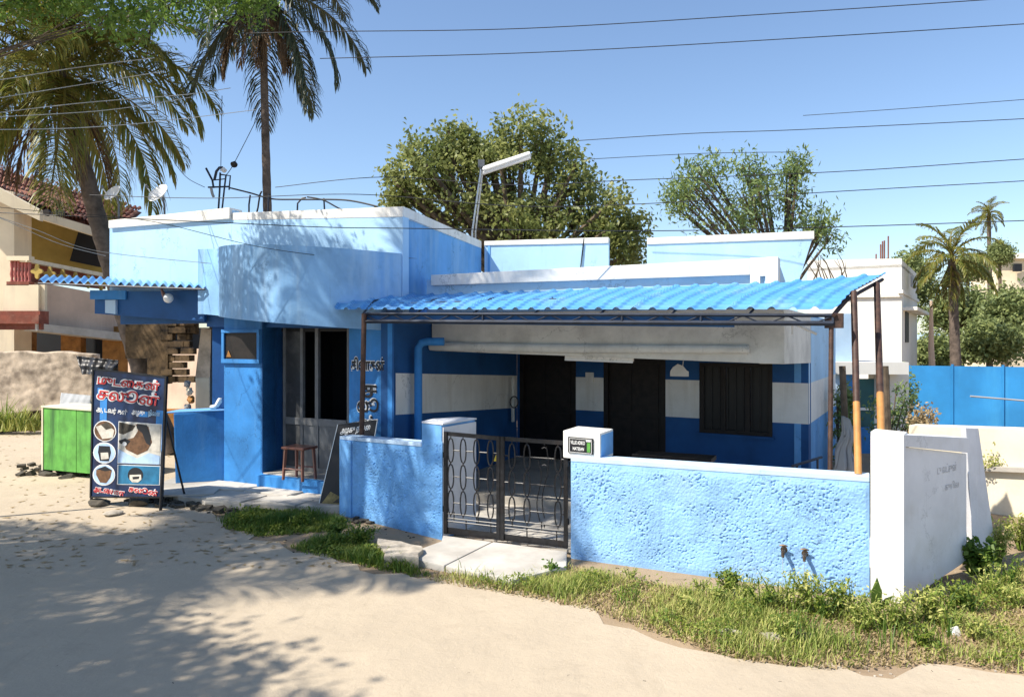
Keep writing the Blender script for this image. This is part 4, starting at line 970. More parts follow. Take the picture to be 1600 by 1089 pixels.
def disc(u, v, ru, rv, m, off, name='picture', n=22):
    blob(name, [(u + ru * math.cos(a), v + rv * math.sin(a)) for a in np.linspace(0, 2 * math.pi, n + 1)[:-1]], m, off)
quad('panel', 0, 0, 1, 1, M_board, .0, th=.02)
for u0, v0, u1, v1 in ((-.01, -.012, 1.02, .0), (-.01, 1, 1.02, 1.012), (-.02, -.012, 0, 1.012), (1, -.012, 1.025, 1.012)): quad('frame', u0, v0, u1, v1, M_black, .012, th=.035)
MB().tube([SP(-.01, .95, -.02), Vector((SP(-.01, 1, 0).x, SP(-.01, 1, 0).y, 0))], .018, 6).build('leg', M_black, t)
MB().tube([SP(1.01, .3, -.02), Vector((SP(1.01, 1, 0).x, SP(1.01, 1, 0).y - .02, 0))], .02, 6).build('leg', M_black, t)
MB().tube([SP(.9, .1, -.03), Vector((SP(1.1, 1, 0).x, SP(1.1, 1, 0).y + .55, 0))], .014, 6).build('stay', M_black, t)
for u0, v0, u1, v1 in ((.06, .14, .14, .22), (.10, .22, .20, .40), (.90, .28, 1.0, .62), (.62, .30, .78, .345)): quad('blue_patch', u0, v0, u1, v1, M_fac, .0035)
def stxt(body, u, v, size, fit, m, oo, off, nm, sh=0.0, dz=-.0): text_mesh(nm, body, m, SG, SP(u, v, off), (SX + SUP * dz), size, oo, fit=fit, up=SUP, shear=sh)
W_ = (S_tr - S_tl).length
for nm, m_, oo, off in (('outline', M_txtw, .016, .0075), ('lettering', M_red, .003, .0115)):
    stxt('முடைகன்', .05, .105, .15, W_ * .88, m_, oo, off, nm, .1); stxt('சலூன்', .05, .225, .20, W_ * .88, m_, oo, off, nm, .1)
stxt('ஆ டவர் கள்', .05, .325, .085, W_ * .44, M_txtw, .002, .007, 'lettering'); stxt('அழகு', .56, .325, .085, W_ * .18, M_txtw, .002, .007, 'lettering'); stxt('நிலை', .79, .325, .085, W_ * .17, M_txtb, .002, .007, 'lettering')
for nm, m_, oo, off in (('outline', M_txtw, .008, .0075), ('lettering', M_red, .002, .0115)): stxt('அடையாள', .04, .958, .095, W_ * .44, m_, oo, off, nm); stxt('சலூன்', .55, .958, .095, W_ * .40, m_, oo, off, nm)
for k, (v, bgm) in enumerate(((.48, M_dark), (.655, M_ppale), (.83, M_pblue))):
    disc(.18, v, .165, .085, M_txtw, .005, 'ring'); disc(.18, v, .152, .078, (M_skin, M_pblue, M_pblue)[k], .0075)
blob('picture', [(.05, .45), (.2, .42), (.32, .47), (.30, .53), (.15, .545), (.10, .50)], M_ppale, .0095); blob('picture', [(.12, .43), (.22, .41), (.30, .45), (.2, .47)], M_stone, .011)
blob('picture', [(.10, .60), (.26, .60), (.28, .65), (.25, .72), (.12, .72), (.09, .65)], M_dark, .0095); blob('picture', [(.13, .655), (.24, .65), (.25, .70), (.14, .71)], M_ppale, .011)
blob('picture', [(.07, .79), (.30, .79), (.28, .85), (.22, .895), (.13, .89), (.07, .83)], M_skin, .0095); blob('picture', [(.08, .785), (.2, .76), (.3, .79), (.2, .80)], M_dark, .011)
quad('picture_border', .375, .395, .985, .735, M_txtw, .005); quad('picture', .385, .40, .975, .73, M_ppale, .0075)
blob('picture', [(.385, .40), (.62, .42), (.58, .46), (.45, .50), (.385, .49)], M_stone, .0095)
blob('picture', [(.62, .41), (.80, .42), (.86, .55), (.80, .62), (.66, .66), (.50, .62), (.44, .55), (.60, .52), (.66, .46)], M_skin, .0100)
blob('picture', [(.64, .405), (.78, .41), (.84, .50), (.84, .58), (.78, .56), (.72, .48), (.64, .44)], M_dark, .0115)
blob('picture', [(.39, .55), (.48, .53), (.56, .55), (.50, .59), (.40, .57)], M_dark, .0118); disc(.475, .575, .03, .018, M_txtw, .0135, 'picture', 12)
blob('picture', [(.385, .62), (.50, .65), (.66, .69), (.82, .64), (.975, .66), (.975, .73), (.385, .73)], M_pblue, .0125)
blob('picture', [(.86, .40), (.975, .40), (.975, .63), (.88, .62)], M_ppale, .0122)
quad('picture_border', .375, .745, .985, .905, M_txtw, .004); quad('picture', .39, .75, .975, .90, M_pteal, .0065)
disc(.64, .825, .11, .062, M_dark, .0085); blob('picture', [(.56, .825), (.72, .82), (.73, .86), (.68, .885), (.60, .885), (.56, .86)], M_ppale, .0105); blob('picture', [(.60, .84), (.70, .835), (.69, .855), (.61, .86)], M_dark, .0125)

import bmesh
def stone(c, size, m, label, cat='stone', group=None, seed=1, nm='stone'):
    bm = bmesh.new(); bmesh.ops.create_icosphere(bm, subdivisions=3, radius=.5); rr = np.random.default_rng(seed)
    planes = [(Vector(rr.normal(size=3)).normalized(), rr.uniform(.28, .42)) for _ in range(11)]
    for v in bm.verts:
        for n_, d_ in planes:
            k = v.co.dot(n_)
            if k > d_: v.co -= n_ * (k - d_)
        v.co = Vector((v.co.x * size[0], v.co.y * size[1], v.co.z * size[2])) * 1.3
    me = bpy.data.meshes.new(nm); bm.to_mesh(me); bm.free(); me.materials.append(m)
    o = bpy.data.objects.new(nm, me); COL.objects.link(o); o.location = Vector(c) + Vector((0, 0, size[2] * .38)); o.rotation_euler = (0, 0, rr.uniform(0, 3))
    return tag(o, label, cat, group)
stone(G(156, 789), (.34, .24, .10), M_stone, 'angular dark stone at the left foot of the signboard', seed=2)
stone(G(216, 790), (.38, .26, .11), M_stone, 'larger dark stone at the right foot of the signboard', seed=5)
stone(G(176, 806), (.22, .16, .07), M_stonel, 'flat pale stone chip in front of the signboard', seed=8)
stone(G(1142, 995), (.14, .10, .07), M_stonel, 'pale tilted stone in the verge grass, leftmost of three', seed=9)
stone(G(1206, 1000), (.15, .12, .06), M_stonel, 'flat pale stone in the verge grass, middle of three', seed=12)
stone(G(1253, 1000), (.13, .12, .08), M_stone, 'dark small stone in the verge grass, right of the white one', seed=14)
stone(G(1492, 990), (.10, .09, .06), M_white, 'small white stone in the grass below the white wall', seed=15)
# rubble along the platform edge
V = []; Fq = []; rr = np.random.default_rng(21)
def rubble(pts, label, cat, m, smin, smax, name='rubble'):
    mb = MB()
    for x, y in pts:
        s = rr.uniform(smin, smax); R_ = Matrix.Rotation(rr.uniform(0, 3), 3, 'Z') @ Matrix.Rotation(rr.uniform(-.5, .5), 3, 'X')
        mb.box((x, y, s * .25), (s, s * rr.uniform(.5, .9), s * rr.uniform(.3, .6)), M=R_)
    return tag(mb.build(name, m, kind='stuff', bevel=0.0), label, cat)
pts = [Vector((-5.1, 10.25)).lerp(Vector((-3.6, 9.5)), q) + Vector((rr.normal() * .10, rr.normal() * .09)) for q in rr.random(90)]
rubble(pts, 'dark broken rubble heaped along the platform edge', 'rubble', M_stone, .03, .13)
pts = [Vector((-3.6, 9.45)).lerp(Vector((-1.6, 8.95)), q) + Vector((rr.normal() * .06, rr.normal() * .07)) for q in rr.random(60)]
rubble(pts, 'small debris and crumbs at the foot of the left boundary wall', 'rubble', M_stone, .02, .08)
pts = [G(rr.uniform(30, 150), rr.uniform(728, 745)) for _ in range(70)]; rubble([(p.x, p.y) for p in pts], 'dark rubble under the green box', 'rubble', M_stone, .04, .16)
pts = [G(rr.uniform(-60, 700), 640 + 260 * rr.random() ** 1.6) for _ in range(700)] + [G(rr.uniform(-60, 1660), 850 + 260 * rr.random()) for _ in range(900)]
pts = [p for p in pts if not in_poly(np.array([[p.x, p.y]]), [(-5.5, 9.6), (-2, 9.0), (2, 8), (2, 14), (-6, 14)])[0]]
rubble([(p.x, p.y) for p in pts], 'scattered pebbles and crumbs on the sandy road', 'pebbles', M_stone, .005, .022, 'pebbles')
pts = [G(rr.uniform(500, 1700), 890 + 190 * rr.random()) for _ in range(700)]
rubble([(p.x, p.y) for p in pts], 'fine pebbles along the edge of the verge', 'pebbles', M_stonel, .006, .02, 'pebbles')
# dry leaf litter on the left of the road
P = np.array([[*G(rr.uniform(-100, 560), 650 + 240 * rr.random() ** 1.3)] for _ in range(900)]); P[:, 2] = .02
Vv, Fv, tv = leaves(P, .11, .035, up=3.0); Vv[:, 2] = .015 + np.abs(Vv[:, 2] - .02) * .25
tag(np_mesh('leaf_litter', Vv, Fv, M_dry, None, tv, 'stuff'), 'dry fallen leaves on the left side of the road', 'leaf litter')

# ------------------------------------------------------------------ leaning black board, stool, green box
t = thing('leaning_board', (-2.5, 9.7, 0), 'black board with white lettering leaning against the end of the blue wall', 'board')
q0, q1, q2, q3 = U(497, 794, 9.62), U(566, 798, 9.45), U(590, 655, 9.60), U(528, 663, 9.78)
q0.z = max(q0.z, .02); q1.z = max(q1.z, .02)
bx = (q2 - q3).normalized(); bu = (q3 - q0).normalized(); bnn = bx.cross(bu); bnn = bnn if bnn.y < 0 else -bnn
MB().prism([q0, q1, q2, q3], -bnn * .012).build('panel', M_txtk, t)
MB().loop([q0, q1, q2, q3], .007, 4).build('frame', M_alu, t)
text_mesh('lettering', 'அழகு நிலை', M_txtw, t, q3 - bu * .13 + bx * .07 + bnn * .004, bx, .11, .001, fit=.44, up=bu)
pt = lambda u, v: q3.lerp(q2, u).lerp(q0.lerp(q1, u), v) + bnn * .004
MB().prism([pt(.05, .95), pt(.9, .97), pt(.95, .72), pt(.55, .88), pt(.2, .80)], bnn * .002).build('picture', M_ppale if False else mat('printed_olive', (.22, .17, .06), .5, .3, 12, 0), t)
MB().prism([pt(.3, .93), pt(.7, .92), pt(.8, .62), pt(.7, .8), pt(.45, .86)], bnn * .004).build('picture', M_stone, t)

t = thing('stool', (-2.95, 10.2, .3), 'brown plastic stool standing in the shop entrance', 'stool')
sx, sy = -2.95, 10.22
MB().box((sx, sy, .745), (.40, .30, .035), -.45).build('seat', M_stool, t, bevel=.015)
for i, (dx, dy) in enumerate(((-.15, -.11), (.15, -.11), (.15, .11), (-.15, .11))):
    R_ = Matrix.Rotation(-.45, 2); o_ = R_ @ Vector((dx, dy)); o2 = R_ @ Vector((dx * 1.15, dy * 1.2))
    MB().tube([(sx + o_.x, sy + o_.y, .73), (sx + o2.x, sy + o2.y, .302)], [.026, .02], 4).build('leg', M_stool, t)
for dy in (-.13, .13):
    R_ = Matrix.Rotation(-.45, 2); o_ = R_ @ Vector((-.16, dy)); o2 = R_ @ Vector((.16, dy)); MB().tube([(sx + o_.x, sy + o_.y, .46), (sx + o2.x, sy + o2.y, .46)], .012, 5).build('stretcher', M_stool, t)

t = thing('green_box', (-7.4, 12.4, 0), 'bright green painted sheet box standing left of the signboard', 'box')
g0_, g1_ = U(66, 0, 12.2), U(147, 0, 11.75); gd = Vector(((g1_ - g0_).x, (g1_ - g0_).y)).normalized(); gn = Vector((-gd.y, gd.x)); L_ = (Vector(g1_[:2]) - Vector(g0_[:2])).length
A_ = Vector(g0_[:2]); zlo, zhi = .10, ZY(636, 12.1)
for k in range(3): MB().wall(A_ + gd * (L_ * k / 3 + .003), A_ + gd * (L_ * (k + 1) / 3 - .003), (zlo, zhi), (zlo, zhi - .03), .02, front=.004 * (k % 2)).build('side_panel', M_green, t, bevel=.003)
MB().wall(A_ + gn * .02, A_ + gd * L_ + gn * .02, (zlo, zhi - .02), (zlo, zhi - .04), .55).build('body', M_green, t)
for s in (0, L_ - .03): MB().wall(A_ + gd * s, A_ + gd * (s + .03), (0.02, zhi + .01), (.02, zhi + .01), .03, front=.014).build('edge_strip', M_cream, t)
MB().wall(A_ - gd * .01, A_ + gd * (L_ + .01), (zhi - .01, zhi + .015), (zhi - .03, zhi - .0), .58, front=.02).build('lid', M_cream, t)
for k in range(2): stone((A_ + gd * (.15 + k * .5))[:] + (0,), (.22, .3, .08), M_stone, ('flat dark stone under the left end of the green box', 'flat dark stone under the right end of the green box')[k], seed=30 + k)

# ------------------------------------------------------------------ small awning left of the shop
t = AW = thing('side_awning', (-5.8, 11.5, 2.6), 'small blue corrugated awning with dark blue fascia at the left of the shop', 'awning')
a0, a1, a2, a3 = U(60, 439, 11.7), U(320, 448, 10.95), U(320, 440, 11.9), U(70, 431, 12.7)
V = []; nu, nv = 121, 12
for i in range(nu):
    for j in range(nv):
        u, v = i / (nu - 1), j / (nv - 1); p = a0.lerp(a1, u).lerp(a3.lerp(a2, u), v); p.z += .028 * math.sin(u * 2 * math.pi * 20) + .006 * ((v * 5) % 1); V.append(tuple(p))
idx = np.arange(nu * nv).reshape(nu, nv); Fq = np.stack([idx[:-1, :-1], idx[1:, :-1], idx[1:, 1:], idx[:-1, 1:]], -1).reshape(-1, 4)
o = np_mesh('roof_sheet', V, Fq, M_roof, AW, None, None, WLOC[AW.name], False); s = o.modifiers.new('t', 'SOLIDIFY'); s.thickness = .004
c0_, c1_ = U(148, 0, 11.95), U(319, 0, 11.25)
MB().wall(c0_, c1_, (ZY(490, 11.95) , ZY(456, 11.95)), (ZY(503, 11.25), ZY(454, 11.25)), .06).build('fascia_panel', M_deep, t)
c2_ = U(190, 0, 11.75)
MB().wall(c0_ + Vector((-.02, -.1, 0)), U(196, 0, 11.7), (ZY(468, 11.9), ZY(454, 11.9)), (ZY(468, 11.7), ZY(454, 11.7)), .03).build('fascia_panel', M_fac, t)
MB().wall(U(168, 0, 11.85), U(184, 0, 11.8), (ZY(489, 11.8), ZY(469, 11.8)), (ZY(491, 11.8), ZY(469, 11.8)), .03, front=.05).build('fascia_panel', M_farb, t)
MB().tube([a0 - Vector((0, 0, .04)), a1 - Vector((0, 0, .04))], .015, 5).build('edge_bar', M_frame, t)
for s in (.15, .5, .85): MB().tube([a0.lerp(a1, s) - Vector((0, 0, .045)), a3.lerp(a2, s) - Vector((0, 0, .045))], .015, 5).build('rafter', M_frame, t)
q = U(263, 466, 11.3); t = thing('bulb_lamp', q, 'round glass bulb lamp hanging under the small blue awning', 'lamp')
bm = bmesh.new(); bmesh.ops.create_uvsphere(bm, u_segments=14, v_segments=10, radius=.075); me = bpy.data.meshes.new('bulb'); bm.to_mesh(me); bm.free(); me.materials.append(M_dish); me.polygons.foreach_set('use_smooth', [True] * len(me.polygons))
o = bpy.data.objects.new('bulb', me); link(o, t)
MB().tube([q + Vector((-.06, 0, .03)), q + Vector((-.10, 0, .12)), q + Vector((-.10, 0, .20))], [.035, .02, .01], 8).build('holder', M_stool, t)

# wall pieces under the awning
t = thing('ruined_wall', (-6.6, 13.8, 0), 'mouldy dark brick wall with ragged gaps behind the awning', 'wall')
def WP(px0, py0, px1, py1, Y, m, name, th=.2, Y2=None, par=None, bev=0):
    Y2 = Y2 or Y; a = U(px0, 0, Y); b = U(px1, 0, Y2)
    return MB().wall(a, b, (ZY(py1, Y), ZY(py0, Y)), (ZY(py1, Y2), ZY(py0, Y2)), th).build(name, m, par, bevel=bev)
rr2 = random.Random(3)
WP(196, 497, 262, 560, 14.0, M_mould, 'masonry', par=t); WP(230, 560, 262, 600, 14.0, M_mould, 'masonry', par=t)
for i in range(34):
    px = rr2.uniform(262, 300); py = 500 + 10 * (i % 9) * 1.1; WP(px - 12, py, px + rr2.uniform(0, 8), py + 9.5, 14.0 + rr2.uniform(-.03, .03), M_mould, 'brick', .15, par=t, bev=.01)
WP(262, 500, 304, 522, 14.1, M_mould, 'masonry', par=t)
t = thing('cream_column', (-5.3, 12.6, 0), 'cream plastered column with a broken brick top left of the shop', 'column')
a_, b_ = U(305, 0, 12.4), U(328, 0, 12.4); zt_ = ZY(512, 12.4); zm = ZY(590, 12.4)
MB().wall(a_, b_, (0, zm), (0, zm), .25).build('shaft', M_cream, t, bevel=.02)
MB().add([(a_.x, a_.y, zm), (b_.x, b_.y, zm), (b_.x, b_.y + .25, zm), (a_.x, a_.y + .25, zm), (a_.x + .10, a_.y, zt_), (b_.x + .02, b_.y, zt_ - .03), (b_.x, b_.y + .25, zt_), (a_.x + .12, a_.y + .25, zt_)], [(0, 1, 5, 4), (1, 2, 6, 5), (2, 3, 7, 6), (3, 0, 4, 7), (4, 5, 6, 7)]).build('broken_top', M_rubble, t)
part(MB().wall(U(327, 0, 12.6), U(351, 0, 12.3), (0, 2.6), (0, 2.6), .3), 'dark_passage_wall', M_dark)
part(MB().wall(U(352, 0, 11.4), U(352, 0, 11.4) + Vector((-.1, 2.5, 0)), (0, 2.6), (0, 2.6), .2), 'left_side_wall', M_deep)
# hanging packets by the column
t = thing('hanging_bag', U(293, 605, 12.2), 'pale crumpled bags hanging beside the cream column', 'bag')
for k in range(4):
    q = U(292 + rr2.uniform(-7, 7), 600 + k * 12, 12.2 + rr2.uniform(-.1, .1)); bm = bmesh.new(); bmesh.ops.create_icosphere(bm, subdivisions=2, radius=.06)
    for v in bm.verts: v.co *= rr2.uniform(.6, 1.35)
    me = bpy.data.meshes.new('bag'); bm.to_mesh(me); bm.free(); me.materials.append([M_cloth, M_cream, M_orange, M_cloth, M_stool, M_cloth][k]); o = bpy.data.objects.new('bag', me); link(o, t); o.location = q - WLOC[t.name]

# ------------------------------------------------------------------ neighbour's house on the left
NH = thing('neighbour_house', (-15, 24, 0), 'pinkish two storey house with clay tiled roof and balcony left of the shop', 'house')
def np_(px0, py0, px1, py1, Y, m, name, th=.3, Y2=None, py0b=None, py1b=None, fr=0.0):
    Y2 = Y2 or Y; a = U(px0, 0, Y); b = U(px1, 0, Y2); py0b = py0 if py0b is None else py0b; py1b = py1 if py1b is None else py1b
    return MB().wall(a, b, (ZY(py1, Y), ZY(py0, Y)), (ZY(py1b, Y2), ZY(py0b, Y2)), th, front=fr).build(name, m, NH)
np_(-110, 275, 22, 560, 22.0, M_pinkw, 'corner_wall', .8, 22.0, 300, 560)
np_(18, 300, 130, 420, 25.0, M_yell, 'upper_wall', .4, 26.0, 330, 430)
np_(130, 335, 215, 440, 26.0, M_yell, 'upper_wall', .4, 27, 345, 440)
mbd = MB(); pp = [U(110, 408, 25.6), U(158, 418, 25.9), U(166, 352, 25.9), U(128, 348, 25.7)]; mbd.prism(pp, (0, -.05, 0)); mbd.build('opening_shade_panel', M_dark, NH)  # no hole here: a solid near-black sheet carries the opening's shade
# roof
r0, r1, q0_, q1_ = U(-120, 225, 26), U(222, 330, 27), U(-120, 268, 20.5), U(180, 366, 23.5)
NRW = 44
for k in range(NRW):
    u = (k + .5) / NRW; a = q0_.lerp(q1_, u); b = r0.lerp(r1, u)
    for j in range(7):
        s0_ = a.lerp(b, j / 7); s1_ = a.lerp(b, (j + 1.12) / 7); w_ = (q1_ - q0_).length / NRW * .52
        mbt = MB(); vs = []; seg = 5
        jit = Vector((0, 0, rr2.uniform(0, .05)))
        for P_, h_ in ((s0_, .05), (s1_, .0)):
            for g in range(seg):
                an = math.pi * g / (seg - 1); vs.append(P_ + Vector((-math.cos(an) * w_, 0, math.sin(an) * .11 + h_)) + jit)
        mbt.add(vs, [(g, g + 1, g + 1 + seg, g + seg) for g in range(seg - 1)])
        if k < NRW and j < 7: mbt.build('roof_tile', M_tile, NH) if (k * 7 + j) < 300 else mbt.build('roof_tile', M_tile, NH, kind='stuff')
MB().add([q0_ - Vector((0, 0, .05)), q1_ - Vector((0, 0, .05)), r1 - Vector((0, 0, .05)), r0 - Vector((0, 0, .05))], [(0, 1, 2, 3)]).build('roof_deck', M_tile, NH)
MB().prism([U(-60, 262, 20.4), U(62, 328, 20.8), U(62, 345, 20.8), U(-60, 288, 20.4)][::-1], (0, .15, 0)).build('barge_board', M_pinkw, NH)
np_(62, 330, 170, 342, 21.6, M_pinkw, 'eaves_board', .1, 23.4, 362, 376)
for px in (75, 89, 97): q = U(px, 333, 21.4); MB().tube([q, q + Vector((0, -.1, 0))], .1, 8).build('rafter_end', M_wood, NH)
# balcony
np_(10, 400, 45, 407, 21.0, M_pinkw, 'balcony_rail', .25, 21.0)
for k in range(6): q = U(15 + k * 5.5, 0, 21.05); z0_, z1_ = ZY(440, 21.05), ZY(407, 21.05); MB().tube([(q.x, q.y + .1, z0_ + (z1_ - z0_) * s) for s in (0, .15, .35, .6, .8, 1)], [.05, .03, .055, .035, .05, .04], 8).build('baluster', M_red if False else mat('dusty_red_paint', (.42, .13, .11), .7, .1, 5, .1, 20), NH)
np_(10, 440, 45, 446, 21.0, M_brick, 'balcony_sill', .25, 21.0)
np_(42, 403, 168, 409, 21.0, M_cream, 'balcony_rail', .25, 24.0, 428, 434)
np_(45, 409, 165, 440, 21.3, M_brick, 'lattice_back', .08, 24.0, 434, 452)
for k in range(6):
    px = 57 + k * 20; Yk = 21.1 + k * .48; py = 424 + k * 4.0
    q = U(px, py, Yk); r_ = .13
    pts = [(q.x + r_ * (1 + .35 * math.cos(4 * a)) * math.cos(a), q.y, q.z + r_ * 1.25 * (1 + .35 * math.cos(4 * a)) * math.sin(a)) for a in np.linspace(0, 6.283, 25)[:-1]]
    MB().prism(pts[::-1], (0, .06, 0)).build('lattice_flower', M_yell, NH)
np_(5, 445, 60, 488, 21.0, M_pinkw, 'balcony_wall', .4, 21.0)
np_(60, 441, 215, 508, 21.4, M_pink, 'balcony_wall', .4, 24.4, 470, 530)
np_(62, 445, 70, 503, 21.1, M_pinkw, 'wall_ribs', .1)
for z0p, z1p, fr_v in ((486, 492, .10), (492, 506, .16), (506, 515, .06)): np_(-20, z0p, 66, z1p, 20.9, M_brick, 'ledge', .3, 20.9, fr=fr_v)
np_(58, 505, 200, 517, 20.8, M_concl, 'slab_edge', .6, 23.4, 521, 533)
np_(-100, 512, 320, 620, 24.5, M_dark, 'ground_floor_shade_panel', .2)  # solid near-black sheet, painted as the shade between the piers
for a_, b_ in ((28, 48), (95, 126), (160, 205)): np_(a_, 510, b_, 640, 23.6, M_orange, 'ochre_pier', .3)
np_(-80, 508, 28, 650, 21.6, M_pinkw, 'ground_wall', .3, 21.5) if False else None
np_(200, 545, 312, 655, 20.5, M_pink, 'ground_wall', .3, 19.5)
np_(240, 640, 312, 690, 17.0, M_orange, 'plinth', .3)
t = thing('rubble_wall', (-13, 20, 0), 'low weathered stone and plaster wall in front of the neighbouring house', 'wall')
A_, B_ = U(-160, 0, 19.6), U(146, 0, 20.2); zlw = 1.95
def rough_wall(A, B, z0, z1, m, par, amp, seed, name):
    A = Vector(A[:2]); B = Vector(B[:2]); L_ = (B - A).length; nx, ny = int(L_ / .05), int((z1 - z0) / .05); r = np.random.default_rng(seed)
    h = (vnoise(nx, ny, 9, r) + vnoise(nx, ny, 2, r) * .9) * amp; u = np.linspace(0, 1, nx); v = np.linspace(0, 1, ny); U_, V_ = np.meshgrid(u, v, indexing='ij')
    tp_ = (vnoise(nx, 2, 10, r)[:, 0] - .5) * .18
    d = (B - A).normalized(); X = A.x + (B.x - A.x) * U_ + d.y * h; Y = A.y + (B.y - A.y) * U_ - d.x * h; Z = z0 + (z1 - z0 + tp_[:, None]) * V_
    P = np.stack([X, Y, Z], -1); Bk = P.copy(); Bk[..., 1] += .35
    idx = np.arange(nx * ny).reshape(nx, ny); Fq = np.stack([idx[:-1, :-1], idx[1:, :-1], idx[1:, 1:], idx[:-1, 1:]], -1).reshape(-1, 4)
    Fb = Fq[:, ::-1] + nx * ny; top_ = np.stack([idx[:-1, -1], idx[1:, -1], idx[1:, -1] + nx * ny, idx[:-1, -1] + nx * ny], -1)
    e_ = np.stack([idx[-1, :-1], idx[-1, :-1] + nx * ny, idx[-1, 1:] + nx * ny, idx[-1, 1:]], -1)
    return np_mesh(name, np.concatenate([P.reshape(-1, 3), Bk.reshape(-1, 3)]), np.concatenate([Fq, Fb, top_, e_]), m, par, None, None, WLOC[par.name], True)
rough_wall(A_, B_, 0, zlw, M_rubble, t, .028, 4, 'masonry')
A_, B_ = U(-160, 0, 17.5), U(70, 0, 18.8)
t = thing('earth_bank', (-12, 18, 0), 'low brown earth bank with weeds at the foot of the rubble wall', 'earth bank'); rough_wall(A_, B_, 0, .42, M_mould, t, .5, 6, 'bank')
cloth('dark_sheet', [U(120, 556, 15.5), U(186, 563, 15.2), U(182, 585, 15.0), U(128, 585, 15.2)], M_black, 'dark shiny folded sheet behind the top of the signboard', 'sheet', amp=.05, seed=4)
cloth('pale_sacks', [U(96, 614, 13.6), U(142, 618, 13.4), U(142, 637, 13.2), U(92, 637, 13.3)], M_cloth, 'pale crumpled sack showing above the green box', 'sack', amp=.018, seed=7)

# ------------------------------------------------------------------ things on the roof
def dish(px, py, Y, label, rad=.24):
    c = U(px, py, Y); t = thing('satellite_dish', (c.x, c.y, 3.15), label, 'satellite dish', 'satellite dishes on the roof')
    ax = Vector((-.45, -.72, .5)).normalized(); rt_ = ax.cross(Vector((0, 0, 1))).normalized(); up_ = rt_.cross(ax)
    V = [c]; ring = 6; sg = 24
    for i in range(1, ring + 1):
        for k in range(sg):
            a = 6.2832 * k / sg; r_ = rad * i / ring; V.append(c + rt_ * r_ * 1.1 * math.cos(a) + up_ * r_ * .85 * math.sin(a) + ax * .35 * r_ * r_ / rad)
    Fs = [(0, 1 + k, 1 + (k + 1) % sg) for k in range(sg)] + [(1 + (i - 1) * sg + k, 1 + i * sg + k, 1 + i * sg + (k + 1) % sg, 1 + (i - 1) * sg + (k + 1) % sg) for i in range(1, ring) for k in range(sg)]
    o = MB().add(V, Fs).build('reflector', M_dish, t, smooth=True); s = o.modifiers.new('t', 'SOLIDIFY'); s.thickness = .008
    MB().tube([c - up_ * rad * .7, c + ax * rad * 1.3 - up_ * rad * .2], .010, 5).build('feed_arm', M_alu, t); MB().tube([c + ax * rad * 1.2 - up_ * rad * .2, c + ax * rad * 1.45 - up_ * rad * .15], .025, 8).build('feed_horn', M_grey, t)
    MB().tube([c - ax * .03, (c.x, c.y + .12, c.z - .15), (c.x, c.y + .12, 3.15)], .018, 6).build('mast', M_grey, t)
dish(180, 305, 13.2, 'smaller white satellite dish at the left end of the roof', .19)
dish(252, 306, 12.9, 'larger white satellite dish, second from the left on the roof', .22)
t = thing('roof_bracket', U(345, 325, 14.8), 'rusty service bracket frame with insulators on the roof', 'service bracket')
def rt2(pts, r, m=M_frame, nm='bar'): MB().tube([U(px, py, 14.8) for px, py in pts], r, 5).build(nm, m, t)
rt2([(340, 345), (343, 300), (344, 270)], .02); rt2([(345, 345), (351, 290), (353, 274)], .018); rt2([(325, 293), (358, 292)], .018); rt2([(333, 282), (351, 280)], .012); rt2([(344, 273), (360, 275), (358, 297)], .016)
rt2([(322, 263), (332, 282), (334, 294)], .022); rt2([(335, 281), (338, 268), (343, 262), (348, 262)], .028); rt2([(330, 294), (332, 303), (334, 308)], .03, M_cloth, 'insulator'); rt2([(348, 264), (352, 268)], .05, M_dish, 'insulator')
for (a1_, lb, m_) in (((( 389, 345), (389, 320), (391, 305)), 'thin bent rod with a pale insulator on the roof parapet, left one', M_frame), (((417, 345), (419, 325), (420, 303)), 'thin upright rod beside the tall palm trunk', M_frame), (((464, 345), (465, 318), (472, 310), (478, 309)), 'hooked conduit pipe rising over the parapet right of the palm', M_frame), (((508, 345), (506, 310)), 'short straight rod rising over the parapet, right end', M_frame), (((398, 345), (403, 325), (406, 305), (409, 299)), 'curved cable end standing above the parapet left of the palm', M_wire)):
    o = MB().tube([U(px, py, 13.8) for px, py in a1_], .016, 6).build('roof_rod', m_, offset=U(a1_[0][0], a1_[0][1], 13.8)); tag(o, lb, 'rod')
# street lamp behind the house
t = thing('street_lamp', (-.8, 16, 0), 'street lamp with a long white tube fitting on a thin double pole', 'street lamp')
MB().tube([U(737, 1, 16)[:2] + (0,) if False else (U(738, 362, 16).x, 16, 0), U(738, 362, 16), U(752, 262, 16)], .020, 8).build('pole', M_alu, t)
MB().tube([(U(743, 362, 16).x, 16.1, 0), U(743, 362, 16.1), U(754, 268, 16.1)], .02, 6).build('conduit', M_grime, t)
a_, b_ = U(755, 266, 16), U(829, 241, 15.7); MB().tube([a_, a_.lerp(b_, .03), b_.lerp(a_, .03), b_], [.05, .075, .065, .05], 10).build('lamp_housing', M_dish, t)
MB().tube([U(750, 262, 16), a_], .03, 6).build('bracket', M_grey, t); MB().tube([a_ - Vector((0, 0, .07)), b_ - Vector((0, 0, .07))], .04, 8).build('lamp_tube', M_txtw, t)
MB().box(tuple(U(752, 256, 16)), (.14, .1, .16)).build('clamp_box', M_grey, t)

